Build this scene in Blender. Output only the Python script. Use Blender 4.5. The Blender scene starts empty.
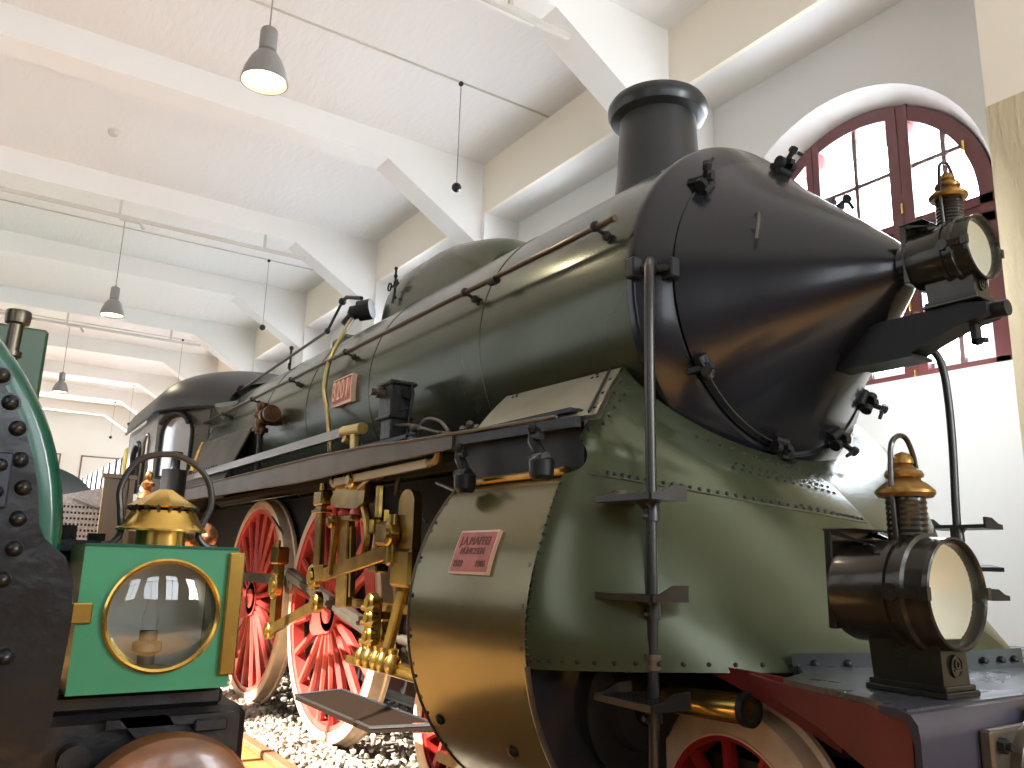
import bpy, math, random
from math import sin, cos, pi, radians, sqrt, atan2
from mathutils import Vector as V, Matrix
random.seed(7)
SC = bpy.context.scene
COL = SC.collection
ZA = 3.01          # height of the boiler axis above the rail

# ------------------------------------------------------------------ materials
def mat(name, col, rough=.5, metal=0., coat=0., bump=0., bscale=20., var=0., vscale=3., emis=0., trans=0., ior=1.45, aniso=None, varcol=None):
    m = bpy.data.materials.new(name); m.use_nodes = True
    nt = m.node_tree; b = nt.nodes['Principled BSDF']
    b.inputs['Base Color'].default_value = (*col, 1)
    b.inputs['Roughness'].default_value = rough
    b.inputs['Metallic'].default_value = metal
    b.inputs['Coat Weight'].default_value = coat
    b.inputs['Coat Roughness'].default_value = .12
    b.inputs['IOR'].default_value = ior
    b.inputs['Transmission Weight'].default_value = trans
    if emis:
        b.inputs['Emission Color'].default_value = (*col, 1); b.inputs['Emission Strength'].default_value = emis
    tc = nt.nodes.new('ShaderNodeTexCoord')
    mp = nt.nodes.new('ShaderNodeMapping'); nt.links.new(tc.outputs['Object'], mp.inputs['Vector'])
    if aniso: mp.inputs['Scale'].default_value = aniso
    if var:
        n = nt.nodes.new('ShaderNodeTexNoise'); n.inputs['Scale'].default_value = vscale; n.inputs['Detail'].default_value = 5
        nt.links.new(mp.outputs[0], n.inputs['Vector'])
        r = nt.nodes.new('ShaderNodeMix'); r.data_type = 'RGBA'
        c2 = varcol or tuple(max(0, c*(1-var)) for c in col)
        r.inputs['A'].default_value = (*col, 1); r.inputs['B'].default_value = (*c2, 1)
        cr = nt.nodes.new('ShaderNodeMapRange'); cr.inputs['From Min'].default_value = .35; cr.inputs['From Max'].default_value = .65
        nt.links.new(n.outputs['Fac'], cr.inputs['Value']); nt.links.new(cr.outputs[0], r.inputs['Factor'])
        nt.links.new(r.outputs['Result'], b.inputs['Base Color'])
        rr = nt.nodes.new('ShaderNodeMapRange'); rr.inputs['To Min'].default_value = max(.02, rough-.06); rr.inputs['To Max'].default_value = rough+.06
        nt.links.new(n.outputs['Fac'], rr.inputs['Value']); nt.links.new(rr.outputs[0], b.inputs['Roughness'])
    if bump:
        n2 = nt.nodes.new('ShaderNodeTexNoise'); n2.inputs['Scale'].default_value = bscale; n2.inputs['Detail'].default_value = 4
        nt.links.new(mp.outputs[0], n2.inputs['Vector'])
        bp = nt.nodes.new('ShaderNodeBump'); bp.inputs['Strength'].default_value = bump; bp.inputs['Distance'].default_value = .02
        nt.links.new(n2.outputs['Fac'], bp.inputs['Height']); nt.links.new(bp.outputs[0], b.inputs['Normal'])
    return m

M = {}
M['boiler'] = mat('boiler_olive', (.056, .064, .034), .25, .55, .1, var=.25, vscale=1.3, bump=.04, bscale=1.6)
M['black'] = mat('smokebox_black', (.014, .014, .018), .22, .1, .2, var=.3, vscale=2, bump=.05, bscale=2.2)
M['fairing'] = mat('fairing_green', (.072, .082, .042), .26, .5, .2, var=.2, vscale=1.2, bump=.05, bscale=1.5)
M['cyl'] = mat('cylinder_green', (.17, .15, .07), .22, .65, .1, var=.2, vscale=1.0, bump=.05, bscale=1.5)
M['panel'] = mat('panel_grey_green', (.30, .27, .19), .32, .3, .3, var=.15)
M['iron'] = mat('dark_iron', (.012, .012, .013), .42, .0, .0, bump=.1, bscale=30, ior=1.33)
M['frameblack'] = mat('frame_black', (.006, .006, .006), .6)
M['steel'] = mat('worn_steel', (.16, .14, .11), .33, .7, 0, var=.3, vscale=8)
M['rod'] = mat('handrail_bronze', (.10, .065, .04), .3, .8)
M['valance'] = mat('valance_green', (.085, .070, .045), .5, .0, .0, var=.3, vscale=3)
M['gold'] = mat('brass_gear', (.34, .21, .04), .24, .9, 0, var=.45, vscale=9, varcol=(.2, .13, .04))
M['brass'] = mat('polished_brass', (.80, .52, .13), .2, .95, 0, var=.25, vscale=12)
M['paleyellow'] = mat('pale_yellow_metal', (.50, .36, .11), .35, .4)
M['copper'] = mat('copper', (.62, .27, .13), .25, .9)
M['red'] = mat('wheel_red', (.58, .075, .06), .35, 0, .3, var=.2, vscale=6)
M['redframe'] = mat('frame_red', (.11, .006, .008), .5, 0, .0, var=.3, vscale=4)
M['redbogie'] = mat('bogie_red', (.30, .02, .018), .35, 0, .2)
M['tyre'] = mat('pale_tyre', (.74, .58, .42), .38, .25, 0, var=.2, vscale=7)
M['lightred'] = mat('rim_line', (.75, .45, .35), .4)
M['plate'] = mat('plate_red', (.42, .13, .11), .5, .1, var=.2, vscale=15)
M['plateedge'] = mat('plate_rim', (.62, .42, .30), .45, .2)
M['platetxt'] = mat('plate_dark', (.16, .06, .05), .5)
M['lampblack'] = mat('lamp_bronze_black', (.035, .030, .022), .25, .5, .2, var=.3, vscale=9)
M['lampbrass'] = mat('aged_brass', (.34, .19, .05), .33, .8, 0, var=.5, vscale=18)
M['reflector'] = mat('lamp_reflector', (.86, .84, .74), .45, .2, 0)
M['green'] = mat('emerald_paint', (.006, .075, .045), .25, 0, .4, var=.15, vscale=4)
M['green2'] = mat('lamp_green_paint', (.03, .21, .10), .4, 0, .2, var=.2, vscale=5)
M['leftblack'] = mat('tarred_black', (.008, .008, .009), .28, .0, .2, bump=.3, bscale=9, var=.3)
M['wood'] = mat('buffer_wood', (.20, .080, .028), .36, 0, .3, var=.5, vscale=7, aniso=(1, 1, 5))
M['plaster'] = mat('plaster_white', (.80, .76, .70), .85, 0, 0, bump=.5, bscale=9)
M['ceil'] = mat('ceiling_plaster', (.80, .785, .755), .6, 0, 0, bump=.55, bscale=5, aniso=(1.0, 3.0, 1))
M['beam'] = mat('beam_plaster', (.82, .80, .755), .75, 0, 0, bump=.1, bscale=6)
M['frieze'] = mat('frieze_plaster', (.84, .76, .63), .85, 0, 0)
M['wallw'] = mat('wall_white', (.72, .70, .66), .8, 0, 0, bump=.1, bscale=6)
M['pier'] = mat('pier_cream', (.56, .46, .30), .75, 0, 0, bump=1.0, bscale=11, aniso=(2.5, 2.5, .5))
M['winframe'] = mat('window_maroon', (.115, .030, .028), .45, 0, .2)
M['muntin'] = mat('muntin_grey', (.16, .10, .09), .45)
M['floor'] = mat('floor_wood', (.36, .185, .05), .55, 0, 0, var=.4, vscale=3, aniso=(.5, 6, 1))
M['kerb'] = mat('kerb_wood', (.22, .10, .05), .5, var=.3)
M['stone'] = mat('gravel_stone', (.46, .40, .32), .8, var=.6, vscale=14)
M['bed'] = mat('track_bed', (.20, .17, .13), .9, bump=.6, bscale=40, var=.4, vscale=20)
M['shade'] = mat('pendant_grey', (.28, .27, .26), .35, .5)
M['lampglow'] = mat('pendant_glow', (1., .86, .55), .5, emis=5)
M['cord'] = mat('cord_grey', (.28, .26, .24), .6)
M['track'] = mat('track_white', (.55, .52, .45), .4)
M['ball'] = mat('ball_black', (.015, .015, .015), .3)
M['cab'] = mat('cab_olive', (.085, .078, .05), .25, .4, .2, var=.2)
M['tender'] = mat('tender_grey', (.17, .15, .11), .3, .4, .3, var=.3)
M['yellow'] = mat('yellow_paint', (.75, .56, .06), .5)
M['perf'] = mat('perforated_grey', (.55, .56, .58), .45, .3, var=.4, vscale=40)
M['farwin'] = mat('far_wall', (.70, .68, .64), .8)
M['ladder'] = mat('ladder_steel', (.055, .053, .05), .32, .7)
def glass(name, rough=0., tint=(1, 1, 1)):
    m = mat(name, tint, rough, 0, 0, trans=1., ior=1.12); return m
M['glass'] = glass('clear_glass'); M['lens'] = glass('lens_glass', .04, (.95, .96, .92))
# pane: thin window glass, part clear part frosted
M['pane'] = mat('window_glass', (.95, .96, 1), .05, trans=1., ior=1.01)

# ------------------------------------------------------------------ mesh builder
class MB:
    def __init__(s): s.v = []; s.f = []
    def add(s, vs, fs):
        o = len(s.v); s.v += [tuple(p) for p in vs]; s.f += [tuple(i+o for i in f) for f in fs]; return s
    def box(s, a, b, bev=0, rot=None):
        x0, y0, z0 = [min(a[i], b[i]) for i in range(3)]; x1, y1, z1 = [max(a[i], b[i]) for i in range(3)]
        if bev and min(x1-x0, y1-y0, z1-z0) > 2.2*bev:
            vs = []; 
            for k in (0, 1, 2):
                pass
            # chamfered box: 24 vertices
            idx = {}
            P = []
            for sx in (0, 1):
                for sy in (0, 1):
                    for sz in (0, 1):
                        X = (x0, x1)[sx]; Y = (y0, y1)[sy]; Z = (z0, z1)[sz]
                        ix = X+(bev if sx == 0 else -bev); iy = Y+(bev if sy == 0 else -bev); iz = Z+(bev if sz == 0 else -bev)
                        idx[(sx, sy, sz)] = len(P); P += [(X, iy, iz), (ix, Y, iz), (ix, iy, Z)]
            I = lambda sx, sy, sz, k: idx[(sx, sy, sz)]+k
            F = []
            F += [(I(0,0,0,0), I(0,0,1,0), I(0,1,1,0), I(0,1,0,0)), (I(1,0,0,0), I(1,1,0,0), I(1,1,1,0), I(1,0,1,0))]
            F += [(I(0,0,0,1), I(1,0,0,1), I(1,0,1,1), I(0,0,1,1)), (I(0,1,0,1), I(0,1,1,1), I(1,1,1,1), I(1,1,0,1))]
            F += [(I(0,0,0,2), I(0,1,0,2), I(1,1,0,2), I(1,0,0,2)), (I(0,0,1,2), I(1,0,1,2), I(1,1,1,2), I(0,1,1,2))]
            for a_ in (0, 1):
                for b_ in (0, 1):
                    F.append((I(a_,b_,0,0), I(a_,b_,0,1), I(a_,b_,1,1), I(a_,b_,1,0)))
                    F.append((I(a_,0,b_,0), I(a_,0,b_,2), I(a_,1,b_,2), I(a_,1,b_,0)))
                    F.append((I(0,a_,b_,1), I(0,a_,b_,2), I(1,a_,b_,2), I(1,a_,b_,1)))
            for c in idx: F.append((I(*c,0), I(*c,1), I(*c,2)))
            vs, fs = P, F
        else:
            vs = [(x, y, z) for x in (x0, x1) for y in (y0, y1) for z in (z0, z1)]
            fs = [(0,1,3,2), (4,6,7,5), (0,4,5,1), (2,3,7,6), (0,2,6,4), (1,5,7,3)]
        if rot is not None:
            c = V(((x0+x1)/2, (y0+y1)/2, (z0+z1)/2)); vs = [c+rot @ (V(p)-c) for p in vs]
        return s.add(vs, fs)
    def bar(s, p, q, w, h, up=(0, 0, 1), bev=0):
        p, q = V(p), V(q); d = (q-p); L = d.length; d.normalize(); u = V(up); sd = d.cross(u).normalized(); u = sd.cross(d)
        m = Matrix((d, sd, u)).transposed(); t = MB(); t.box((0, -w/2, -h/2), (L, w/2, h/2), bev)
        return s.add([p+m @ V(x) for x in t.v], t.f)
    def lathe(s, c, ax, prof, seg=32, a0=0, a1=2*pi, ref=None, caps=True):
        if len(prof) > 2 and abs(prof[0][1]-prof[-1][1]) < 1e-6 and prof[0][1] > .001: caps = False
        c = V(c); ax = V(ax).normalized(); r0 = V(ref) if ref else (V((0, 0, 1)) if abs(ax.z) < .9 else V((1, 0, 0)))
        u = (r0-ax*r0.dot(ax)).normalized(); w = ax.cross(u); full = abs(a1-a0-2*pi) < 1e-6
        n = seg if full else seg+1; vs = []; fs = []
        for t, r in prof:
            for k in range(n):
                a = a0+(a1-a0)*k/seg; vs.append(c+ax*t+(u*cos(a)+w*sin(a))*r)
        for i in range(len(prof)-1):
            for k in range(seg):
                k2 = (k+1) % n if full else k+1
                fs.append((i*n+k, i*n+k2, (i+1)*n+k2, (i+1)*n+k))
        if full and caps:
            if prof[0][1] > 1e-6: fs.append(tuple(range(n))[::-1])
            if prof[-1][1] > 1e-6: fs.append(tuple((len(prof)-1)*n+k for k in range(n)))
        return s.add(vs, fs)
    def cyl(s, p, q, r, r2=None, seg=20):
        p, q = V(p), V(q); L = (q-p).length
        return s.lathe(p, q-p, [(0, r), (L, r if r2 is None else r2)], seg)
    def tube(s, pts, r, seg=10, sm=0):
        pts = [V(p) for p in pts]
        if sm:
            out = []
            for i in range(len(pts)-1):
                p0 = pts[max(i-1, 0)]; p1 = pts[i]; p2 = pts[i+1]; p3 = pts[min(i+2, len(pts)-1)]
                for k in range(sm):
                    t = k/sm; out.append(.5*((2*p1)+(-p0+p2)*t+(2*p0-5*p1+4*p2-p3)*t*t+(-p0+3*p1-3*p2+p3)*t**3))
            pts = out+[pts[-1]]
        n = len(pts); rad = r if isinstance(r, (list, tuple)) else [r]*n
        d0 = (pts[1]-pts[0]).normalized(); u = d0.orthogonal().normalized(); vs = []; fs = []
        for i, p in enumerate(pts):
            d = (pts[min(i+1, n-1)]-pts[max(i-1, 0)]).normalized(); u = (u-d*u.dot(d)).normalized(); w = d.cross(u)
            for k in range(seg):
                a = 2*pi*k/seg; vs.append(p+(u*cos(a)+w*sin(a))*rad[min(i, len(rad)-1)])
        for i in range(n-1):
            for k in range(seg): fs.append((i*seg+k, i*seg+(k+1) % seg, (i+1)*seg+(k+1) % seg, (i+1)*seg+k))
        fs += [tuple(range(seg))[::-1], tuple((n-1)*seg+k for k in range(seg))]
        return s.add(vs, fs)
    def prism(s, poly, off, fn=None):
        # poly: 3D points (planar), off: extrusion vector
        n = len(poly); o = V(off); a = [V(p) for p in poly]
        vs = a+[p+o for p in a]
        fs = [tuple(range(n)), tuple(range(2*n-1, n-1, -1))]+[(i, n+i, n+(i+1) % n, (i+1) % n) for i in range(n)]
        return s.add(vs, fs)
    def sph(s, c, r, seg=12, sc=(1, 1, 1)):
        vs = []; fs = []; c = V(c); m = seg//2
        for i in range(m+1):
            t = pi*i/m
            for k in range(seg): a = 2*pi*k/seg; vs.append(c+V((r*sc[0]*sin(t)*cos(a), r*sc[1]*sin(t)*sin(a), r*sc[2]*cos(t))))
        for i in range(m):
            for k in range(seg): fs.append((i*seg+k, (i+1)*seg+k, (i+1)*seg+(k+1) % seg, i*seg+(k+1) % seg))
        return s.add(vs, fs)
    def grid(s, fn, nu, nv):
        vs = [fn(i/nu, j/nv) for i in range(nu+1) for j in range(nv+1)]; w = nv+1
        return s.add(vs, [(i*w+j, (i+1)*w+j, (i+1)*w+j+1, i*w+j+1) for i in range(nu) for j in range(nv)])
    def ring(s, c, ax, ro, ri, h, seg=48):
        return s.lathe(c, ax, [(0, ri), (0, ro), (h, ro), (h, ri), (0, ri)], seg)
    def dome(s, c, n, r, h=None, seg=8):
        h = h or r*.7
        return s.lathe(c, n, [(0, r), (h*.5, r*.86), (h*.85, r*.5), (h, 0.0001)], seg)
    def build(s, name, m, parent=None, ang=35, smooth=True):
        me = bpy.data.meshes.new(name); L = V(parent['_o']) if parent is not None and '_o' in parent else V((0, 0, 0))
        me.from_pydata([tuple(V(p)-L) for p in s.v], [], s.f)
        me.validate(); me.materials.append(M[m] if isinstance(m, str) else m)
        import bmesh
        bm = bmesh.new(); bm.from_mesh(me); bmesh.ops.recalc_face_normals(bm, faces=bm.faces); bm.to_mesh(me); bm.free()
        if smooth:
            me.polygons.foreach_set('use_smooth', [True]*len(me.polygons)); me.set_sharp_from_angle(angle=radians(ang))
        o = bpy.data.objects.new(name, me); COL.objects.link(o)
        if parent is not None: o.parent = parent; o['_o'] = parent['_o']
        else: o['_o'] = (0., 0., 0.)
        return o

def tag(o, label=None, cat=None, group=None, kind=None):
    if label: o['label'] = label
    if cat: o['category'] = cat
    if group: o['group'] = group
    if kind: o['kind'] = kind
    return o
def thing(name, loc, label, cat, group=None):
    o = bpy.data.objects.new(name, None); COL.objects.link(o); o.location = loc; o['_o'] = tuple(map(float, loc)); o.empty_display_size = .2
    return tag(o, label, cat, group)
def struct(name, mb, m, parent=None, smooth=False):
    o = mb.build(name, m, parent, smooth=smooth); o['kind'] = 'structure'; return o
def copy_tree(o, parent=None, dl=(0, 0, 0)):
    c = o.copy(); COL.objects.link(c)
    if parent is None: c.location = V(o.location)+V(dl)
    else: c.parent = parent
    for ch in list(o.children): copy_tree(ch, c)
    return c
def rivets(lst, name, m, parent, sh=.7, seg=8, limit=100):
    lst = sorted(lst, key=lambda q: (V(q[0])-V((7.18, -3.65, 1.57))).length/q[2])
    L0 = V(parent['_o']); base = {}
    for p, n, r in lst[:limit]:
        k = round(r, 4)
        if k not in base:
            me = bpy.data.meshes.new(name); d = MB(); d.dome((0, 0, 0), (0, 0, 1), r, r*sh, seg); me.from_pydata([tuple(v) for v in d.v], [], d.f); me.materials.append(M[m]); me.polygons.foreach_set('use_smooth', [True]*len(me.polygons)); base[k] = me
        o = bpy.data.objects.new(name, base[k]); COL.objects.link(o); o.parent = parent; o['_o'] = parent['_o']
        o.location = V(p)-L0; o.rotation_euler = V(n).to_track_quat('Z', 'Y').to_euler()
    if len(lst) > limit:
        d = MB()
        for p, n, r in lst[limit:]: d.dome(p, n, r, r*sh, seg)
        o = d.build(name, m, parent); o['kind'] = 'stuff'
def text_mb(txt, size, fn, thick):
    """letters as raised solids; fn maps local (x, y) to (point, normal)"""
    cu = bpy.data.curves.new('letters', 'FONT'); cu.body = txt; cu.size = size; cu.align_x = 'CENTER'; cu.align_y = 'CENTER'; cu.resolution_u = 3
    cu.extrude = thick/2
    o = bpy.data.objects.new('letters', cu); COL.objects.link(o); dg = bpy.context.evaluated_depsgraph_get(); dg.update()
    me = bpy.data.meshes.new_from_object(o.evaluated_get(dg)); mb = MB()
    mb.add([fn(v.co.x, v.co.y, v.co.z) for v in me.vertices], [tuple(p.vertices) for p in me.polygons])
    bpy.data.objects.remove(o); bpy.data.curves.remove(cu); bpy.data.meshes.remove(me)
    return mb

# ================================================================== THE HALL
WY = 3.0; FY = 2.37; ZC = 7.67; ZS = 6.83
bays = [5.17, 1.17, -2.89, -6.85, -10.82, -14.8, -18.8, -22.8, -26.8, -30.8]     # +X faces of the beams
XE = -34.0; XF = 12.0; YL = -7.5
struct('floor', MB().box((XE, YL-.3, -.25), (XF, 4.2, -.06)), 'floor')
struct('ceiling', MB().box((XE, YL, ZC), (XF, 4.2, ZC+.2)), 'ceil')
# right wall with an arched opening in the bay of the window
def arch(cx, cz, R, zb, n=28, inv=False):
    return [(cx-R, zb)]+[(cx-R*cos(pi*k/n), cz+R*sin(pi*k/n)) for k in range(n+1)]+[(cx+R, zb)]
OX, OZ, OR = 2.79, 4.75, 1.45; IX, IZ, IR = 2.84, 4.78, 1.27; SB = 3.23
WCX = [0]+[bays[i]+1.62-OX for i in range(2, 9)]      # shift of the window in each bay
def wall_arch(y):
    mb = MB(); n = 28; z0, z1 = -.06, ZC
    edges = sorted(WCX); lo = XE
    for dx in edges:
        mb.box((lo, y, z0), (OX-OR+dx, y+.001, z1)); lo = OX+OR+dx; mb.box((OX-OR+dx, y, z0), (OX+OR+dx, y+.001, SB))
    mb.box((lo, y, z0), (XF, y+.001, z1)); lo = XE
    for dx in edges:
        mb.box((lo, y+.5, z0), (IX-IR+dx, y+.52, z1)); lo = IX+IR+dx; mb.box((IX-IR+dx, y+.5, z0), (IX+IR+dx, y+.52, SB))
    mb.box((lo, y+.5, z0), (XF, y+.52, z1))
    for dx in edges:
        for (A, yy) in ((arch(OX+dx, OZ, OR, SB, n)[1:-1], y), (arch(IX+dx, IZ, IR, SB, n)[1:-1], y+.5)):
            vs = []; fs = []
            for p in A: vs += [(p[0], yy, p[1]), (p[0], yy, z1)]
            for k in range(len(A)-1): fs.append((2*k, 2*k+1, 2*k+3, 2*k+2))
            mb.add(vs, fs)
        o = arch(OX+dx, OZ, OR, SB-.02, n); i = arch(IX+dx, IZ, IR, SB, n); vs = []; fs = []
        for p, q in zip(o, i): vs += [(p[0], y, p[1]), (q[0], y+.34, q[1])]
        for k in range(len(o)-1): fs.append((2*k, 2*k+1, 2*k+3, 2*k+2))
        fs.append((0, 1, 2*len(o)-1, 2*len(o)-2)); mb.add(vs, fs)
    return mb
struct('wall_right', wall_arch(WY), 'wallw')
struct('wall_back', MB().box((XE-.2, YL, -.06), (XE, 4.2, ZC)), 'farwin')
bwn = MB()
for y_ in (-6, -3.6, -1.2, 1.2):
    bwn.box((XE, y_-.8, 2.6), (XE+.04, y_-.74, 5.8)); bwn.box((XE, y_+.74, 2.6), (XE+.04, y_+.8, 5.8)); bwn.box((XE, y_-.8, 5.74), (XE+.04, y_+.8, 5.8)); bwn.box((XE, y_-.8, 2.6), (XE+.04, y_+.8, 2.66))
struct('window_21', bwn, 'muntin')  # frames added round the end wall fill lights, no openings behind them
fw = MB(); FWY = [(-6.0, -4.7), (-3.9, -2.6), (-1.8, -.5), (.8, 2.3)]; fz0_, fz1_ = 2.6, 5.4
fw.box((XF, YL, -.06), (XF+.2, 4.2, fz0_)); fw.box((XF, YL, fz1_), (XF+.2, 4.2, ZC)); py_ = YL
for a, b in FWY: fw.box((XF, py_, fz0_), (XF+.2, a, fz1_)); py_ = b
fw.box((XF, py_, fz0_), (XF+.2, 4.2, fz1_))
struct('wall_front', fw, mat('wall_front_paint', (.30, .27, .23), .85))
fbar = MB()
for a, b in FWY: fbar.box((XF+.02, a, 4.45), (XF+.06, b, 4.57)); fbar.box((XF+.02, (a+b)/2-.03, fz0_), (XF+.06, (a+b)/2+.03, 4.5))
struct('window_20', fbar, 'winframe')
# left wall (behind the viewer) with tall window openings
lw = MB(); zb_, zt_ = 2.0, 6.65
lw.box((XE, YL-.3, -.06), (XF, YL, zb_)); lw.box((XE, YL-.3, zt_), (XF, YL, ZC))
WX = [(-29.5, -27.), (-25.5, -23.), (-21.6, -19.1), (-17.6, -15.1), (-13.7, -11.2), (-9.7, -6.9), (-5.7, -2.6), (-1.8, 2.3), (6.3, 8.8)]
px = XE
for a, b in WX: lw.box((px, YL-.3, zb_), (a, YL, zt_)); px = b
lw.box((px, YL-.3, zb_), (XF, YL, zt_))
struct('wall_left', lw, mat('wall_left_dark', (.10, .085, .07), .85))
# frieze and soffit over each bay, piers between bays, beams with haunches
fz = MB(); so = MB(); pr = MB()
for i, xb in enumerate(bays):
    x1 = bays[i-1]-.5 if i else XF
    fz.box((xb, FY, ZS), (x1, FY+.06, ZC)); so.box((xb-.5, FY+.06, ZS), (x1+.5, WY, ZS+.06))
struct('trim_1', fz, 'frieze'); struct('trim_2', so, 'wallw')
for i, xb in enumerate(bays):
    bm_ = MB(); w = .42; yb = 7.27
    prof = [(YL, ZC), (YL, yb), (.75, yb), (FY+.02, 6.28), (FY+.02, ZC)]
    bm_.prism([(xb, a, b) for a, b in prof], (-w, 0, 0))
    struct('trim_%d' % (3+2*i), bm_, 'beam')
    if i: 
        q = MB().box((xb-.5, FY, -.06), (xb+.08, WY, ZS)); struct('trim_%d' % (4+2*i), q, 'beam')
# broad pier to the right of the window
q = MB(); q.box((4.5, FY, -.06), (XF, WY, 5.05)); struct('trim_40', q, 'pier')
q = MB(); q.box((4.5, FY+.012, 5.05), (XF, WY, ZS)); struct('trim_41', q, 'frieze')
# arched window: frame, sashes with muntins, panes
w1 = bpy.data.objects.new('window_1', None); COL.objects.link(w1); w1['kind'] = 'structure'; w1['_o'] = (0., 0., 0.)
WYF = WY+.26
def arch_band(mb, R1, R2, y0, y1, n=40):
    o = arch(IX, IZ, R1, SB, n); i = arch(IX, IZ, R2, SB, n); vs = []; fs = []
    for p, q in zip(o, i): vs += [(p[0], y0, p[1]), (q[0], y0, q[1]), (q[0], y1, q[1]), (p[0], y1, p[1])]
    for k in range(len(o)-1):
        a = 4*k; b = a+4
        for j in range(4): fs.append((a+j, a+(j+1) % 4, b+(j+1) % 4, b+j))
    mb.add(vs, fs)
fr = MB(); arch_band(fr, IR+.01, IR-.13, WYF, WYF+.12)
def zr(x, R): return IZ+sqrt(max(0, R*R-(x-IX)**2))
for x, hw in ((3.30, .105), (2.36, .075)):
    for sgn in (-1, 1):
        fr.box((x+sgn*hw*.5-.5*hw+.004*sgn, WYF-.01, SB), (x+sgn*hw*.5+.5*hw+.004*sgn, WYF+.10, zr(x, IR)-.02))
for z, h in ((SB+.055, .11), (4.57, .085), (4.74, .085)):
    fr.box((IX-IR+.02, WYF, z-h/2), (IX+IR-.02, WYF+.10, z+h/2))
fr.box((IX-IR+.02, WYF+.02, 4.60), (IX+IR-.02, WYF+.08, 4.71))
struct('window_frame', fr, 'winframe', w1)
mu = MB()
for x in (1.95, 2.83, 3.70): mu.box((x-.02, WYF+.02, SB+.1), (x+.02, WYF+.06, zr(x, IR)-.08))
for z in (5.31, 3.90):
    mu.box((IX-IR+.05, WYF+.02, z-.02), (IX+IR-.05, WYF+.06, z+.02))
struct('muntin', mu, 'muntin', w1)
hg = MB()
for x, z in ((3.30, 3.30), (3.30, 3.95), (3.30, 4.9), (2.36, 5.35), (3.90, 5.28)): hg.cyl((x, WYF-.02, z-.05), (x, WYF-.02, z+.05), .014, seg=8)
struct('hinge', hg, 'brass', w1)
pn = MB(); pa = arch(IX, IZ, IR-.05, SB+.02, 40); pn.prism([(p[0], WYF+.045, p[1]) for p in pa], (0, .006, 0))
struct('pane', pn, 'pane', w1)
for i_, dx in enumerate(WCX[1:]):
    c_ = copy_tree(w1); c_.location = (dx, 0, 0); c_.name = 'window_%d' % (i_+2)
# lighting tracks, pendants, ball pendants, wires
def track(xb, yend):
    x = xb+.04; z = 6.98
    t = thing('lighting_track', (x, -3, z), 'x', 'lighting track', 'lighting tracks under the beams')
    MB().box((x-.025, YL+.2, z-.03), (x+.025, yend, z+.03)).build('rail', 'track', t)
    for y in (-7, -4, -2.2, 0.2):
        if y < yend: MB().box((x-.05, y-.02, z+.03), (x-.0, y+.02, 7.28)).build('bracket', 'track', t)
    j = MB(); j.cyl((x, -1.9, z-.02), (x+.02, -1.82, z-.14), .028, seg=10); j.box((x-.05, -2.2, z-.05), (x+.05, -1.9, z-.02)); j.build('connector', 'track', t)
    return t
for xb, ye, lb in ((1.13, .92, 'pale lighting track under the beam nearest the chimney, top of the photo'), (-6.9, .95, 'lighting track running across the ceiling beam above the middle grey pendant'), (-14.84, .95, 'distant lighting track carrying the smallest grey pendant')):
    track(xb, ye)['label'] = lb
def pendant(x, y, ztop, zb):
    t = thing('pendant_lamp', (x, y, zb), '', 'pendant lamp', 'grey bell pendants hung from the tracks')
    MB().tube([(x, y, ztop), (x, y, zb+.50)], .007, 6).build('cord', 'cord', t)
    MB().lathe((x, y, zb), (0, 0, 1), [(.52, .012), (.50, .022), (.48, .062), (.46, .07), (.29, .07), (.275, .045), (.26, .075)], 28).build('lamp_holder', 'shade', t)
    s = MB().lathe((x, y, zb), (0, 0, 1), [(.265, .06), (.26, .085), (.2, .125), (.1, .165), (.02, .182), (0, .187), (0, .178), (.02, .174), (.1, .157), (.2, .117), (.25, .07)], 36, caps=False).build('lamp_shade', 'shade', t)
    MB().lathe((x, y, zb), (0, 0, 1), [(.03, .0001), (.03, .165), (.035, .165)], 24).build('diffuser', 'lampglow', s)
    return t
ZP = 5.29
p1 = pendant(1.15, -2.13, 6.945, ZP)
# ---- the near one hangs from the track on the nearest beam
p2 = copy_tree(p1, None, (-8.05, .02, 0)); p3 = copy_tree(p1, None, (-15.98, 0, 0))
p1['label'] = 'largest grey bell pendant lamp, lit, above the boiler at top left'
p2['label'] = 'middle-sized grey bell pendant hanging between the green locomotive and the cab roof'
p3['label'] = 'smallest, farthest grey bell pendant, close to the curved edge of the green locomotive'
def ballp(x, lb):
    t = thing('ball_pendant', (x, .94, 6.18), lb, 'hanging ball', 'black balls hung on wires from the ceiling')
    MB().tube([(x, .94, ZC), (x, .94, 6.2)], .006, 6).build('wire', 'cord', t)
    MB().sph((x, .94, 6.18), .062, 20).build('ball', 'ball', t)
    MB().sph((x, .94, ZC-.03), .035, 12).build('ceiling_mount', 'ball', t)
    return t
b0 = ballp(-1.15, 'largest black ball on a wire, in front of the ceiling left of the chimney')
for i, (x, lb) in enumerate(((-9.15, 'black ball on a wire above the middle of the boiler, second largest'), (-17.15, 'black ball on a wire over the cab roof, third along the hall'), (-25.2, 'small black ball on a wire left of the cab roof'), (-29.6, 'smallest black ball far down the hall above the tender'))):
    c = copy_tree(b0, None, (x+1.15, 0, 0)); c['label'] = lb
for x, lb in ((-1.15, 'thin conduit across the ceiling carrying the largest black ball'), (-9.15, 'thin conduit across the ceiling bay of the second black ball'), (-17.15, 'faint conduit across the far ceiling bay over the cab')):
    o = MB().tube([(x, YL+.1, ZC-.012), (x, FY-.02, ZC-.012)], .014, 6).build('ceiling_conduit', 'track'); tag(o, lb, 'conduit', 'ceiling conduits')
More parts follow.
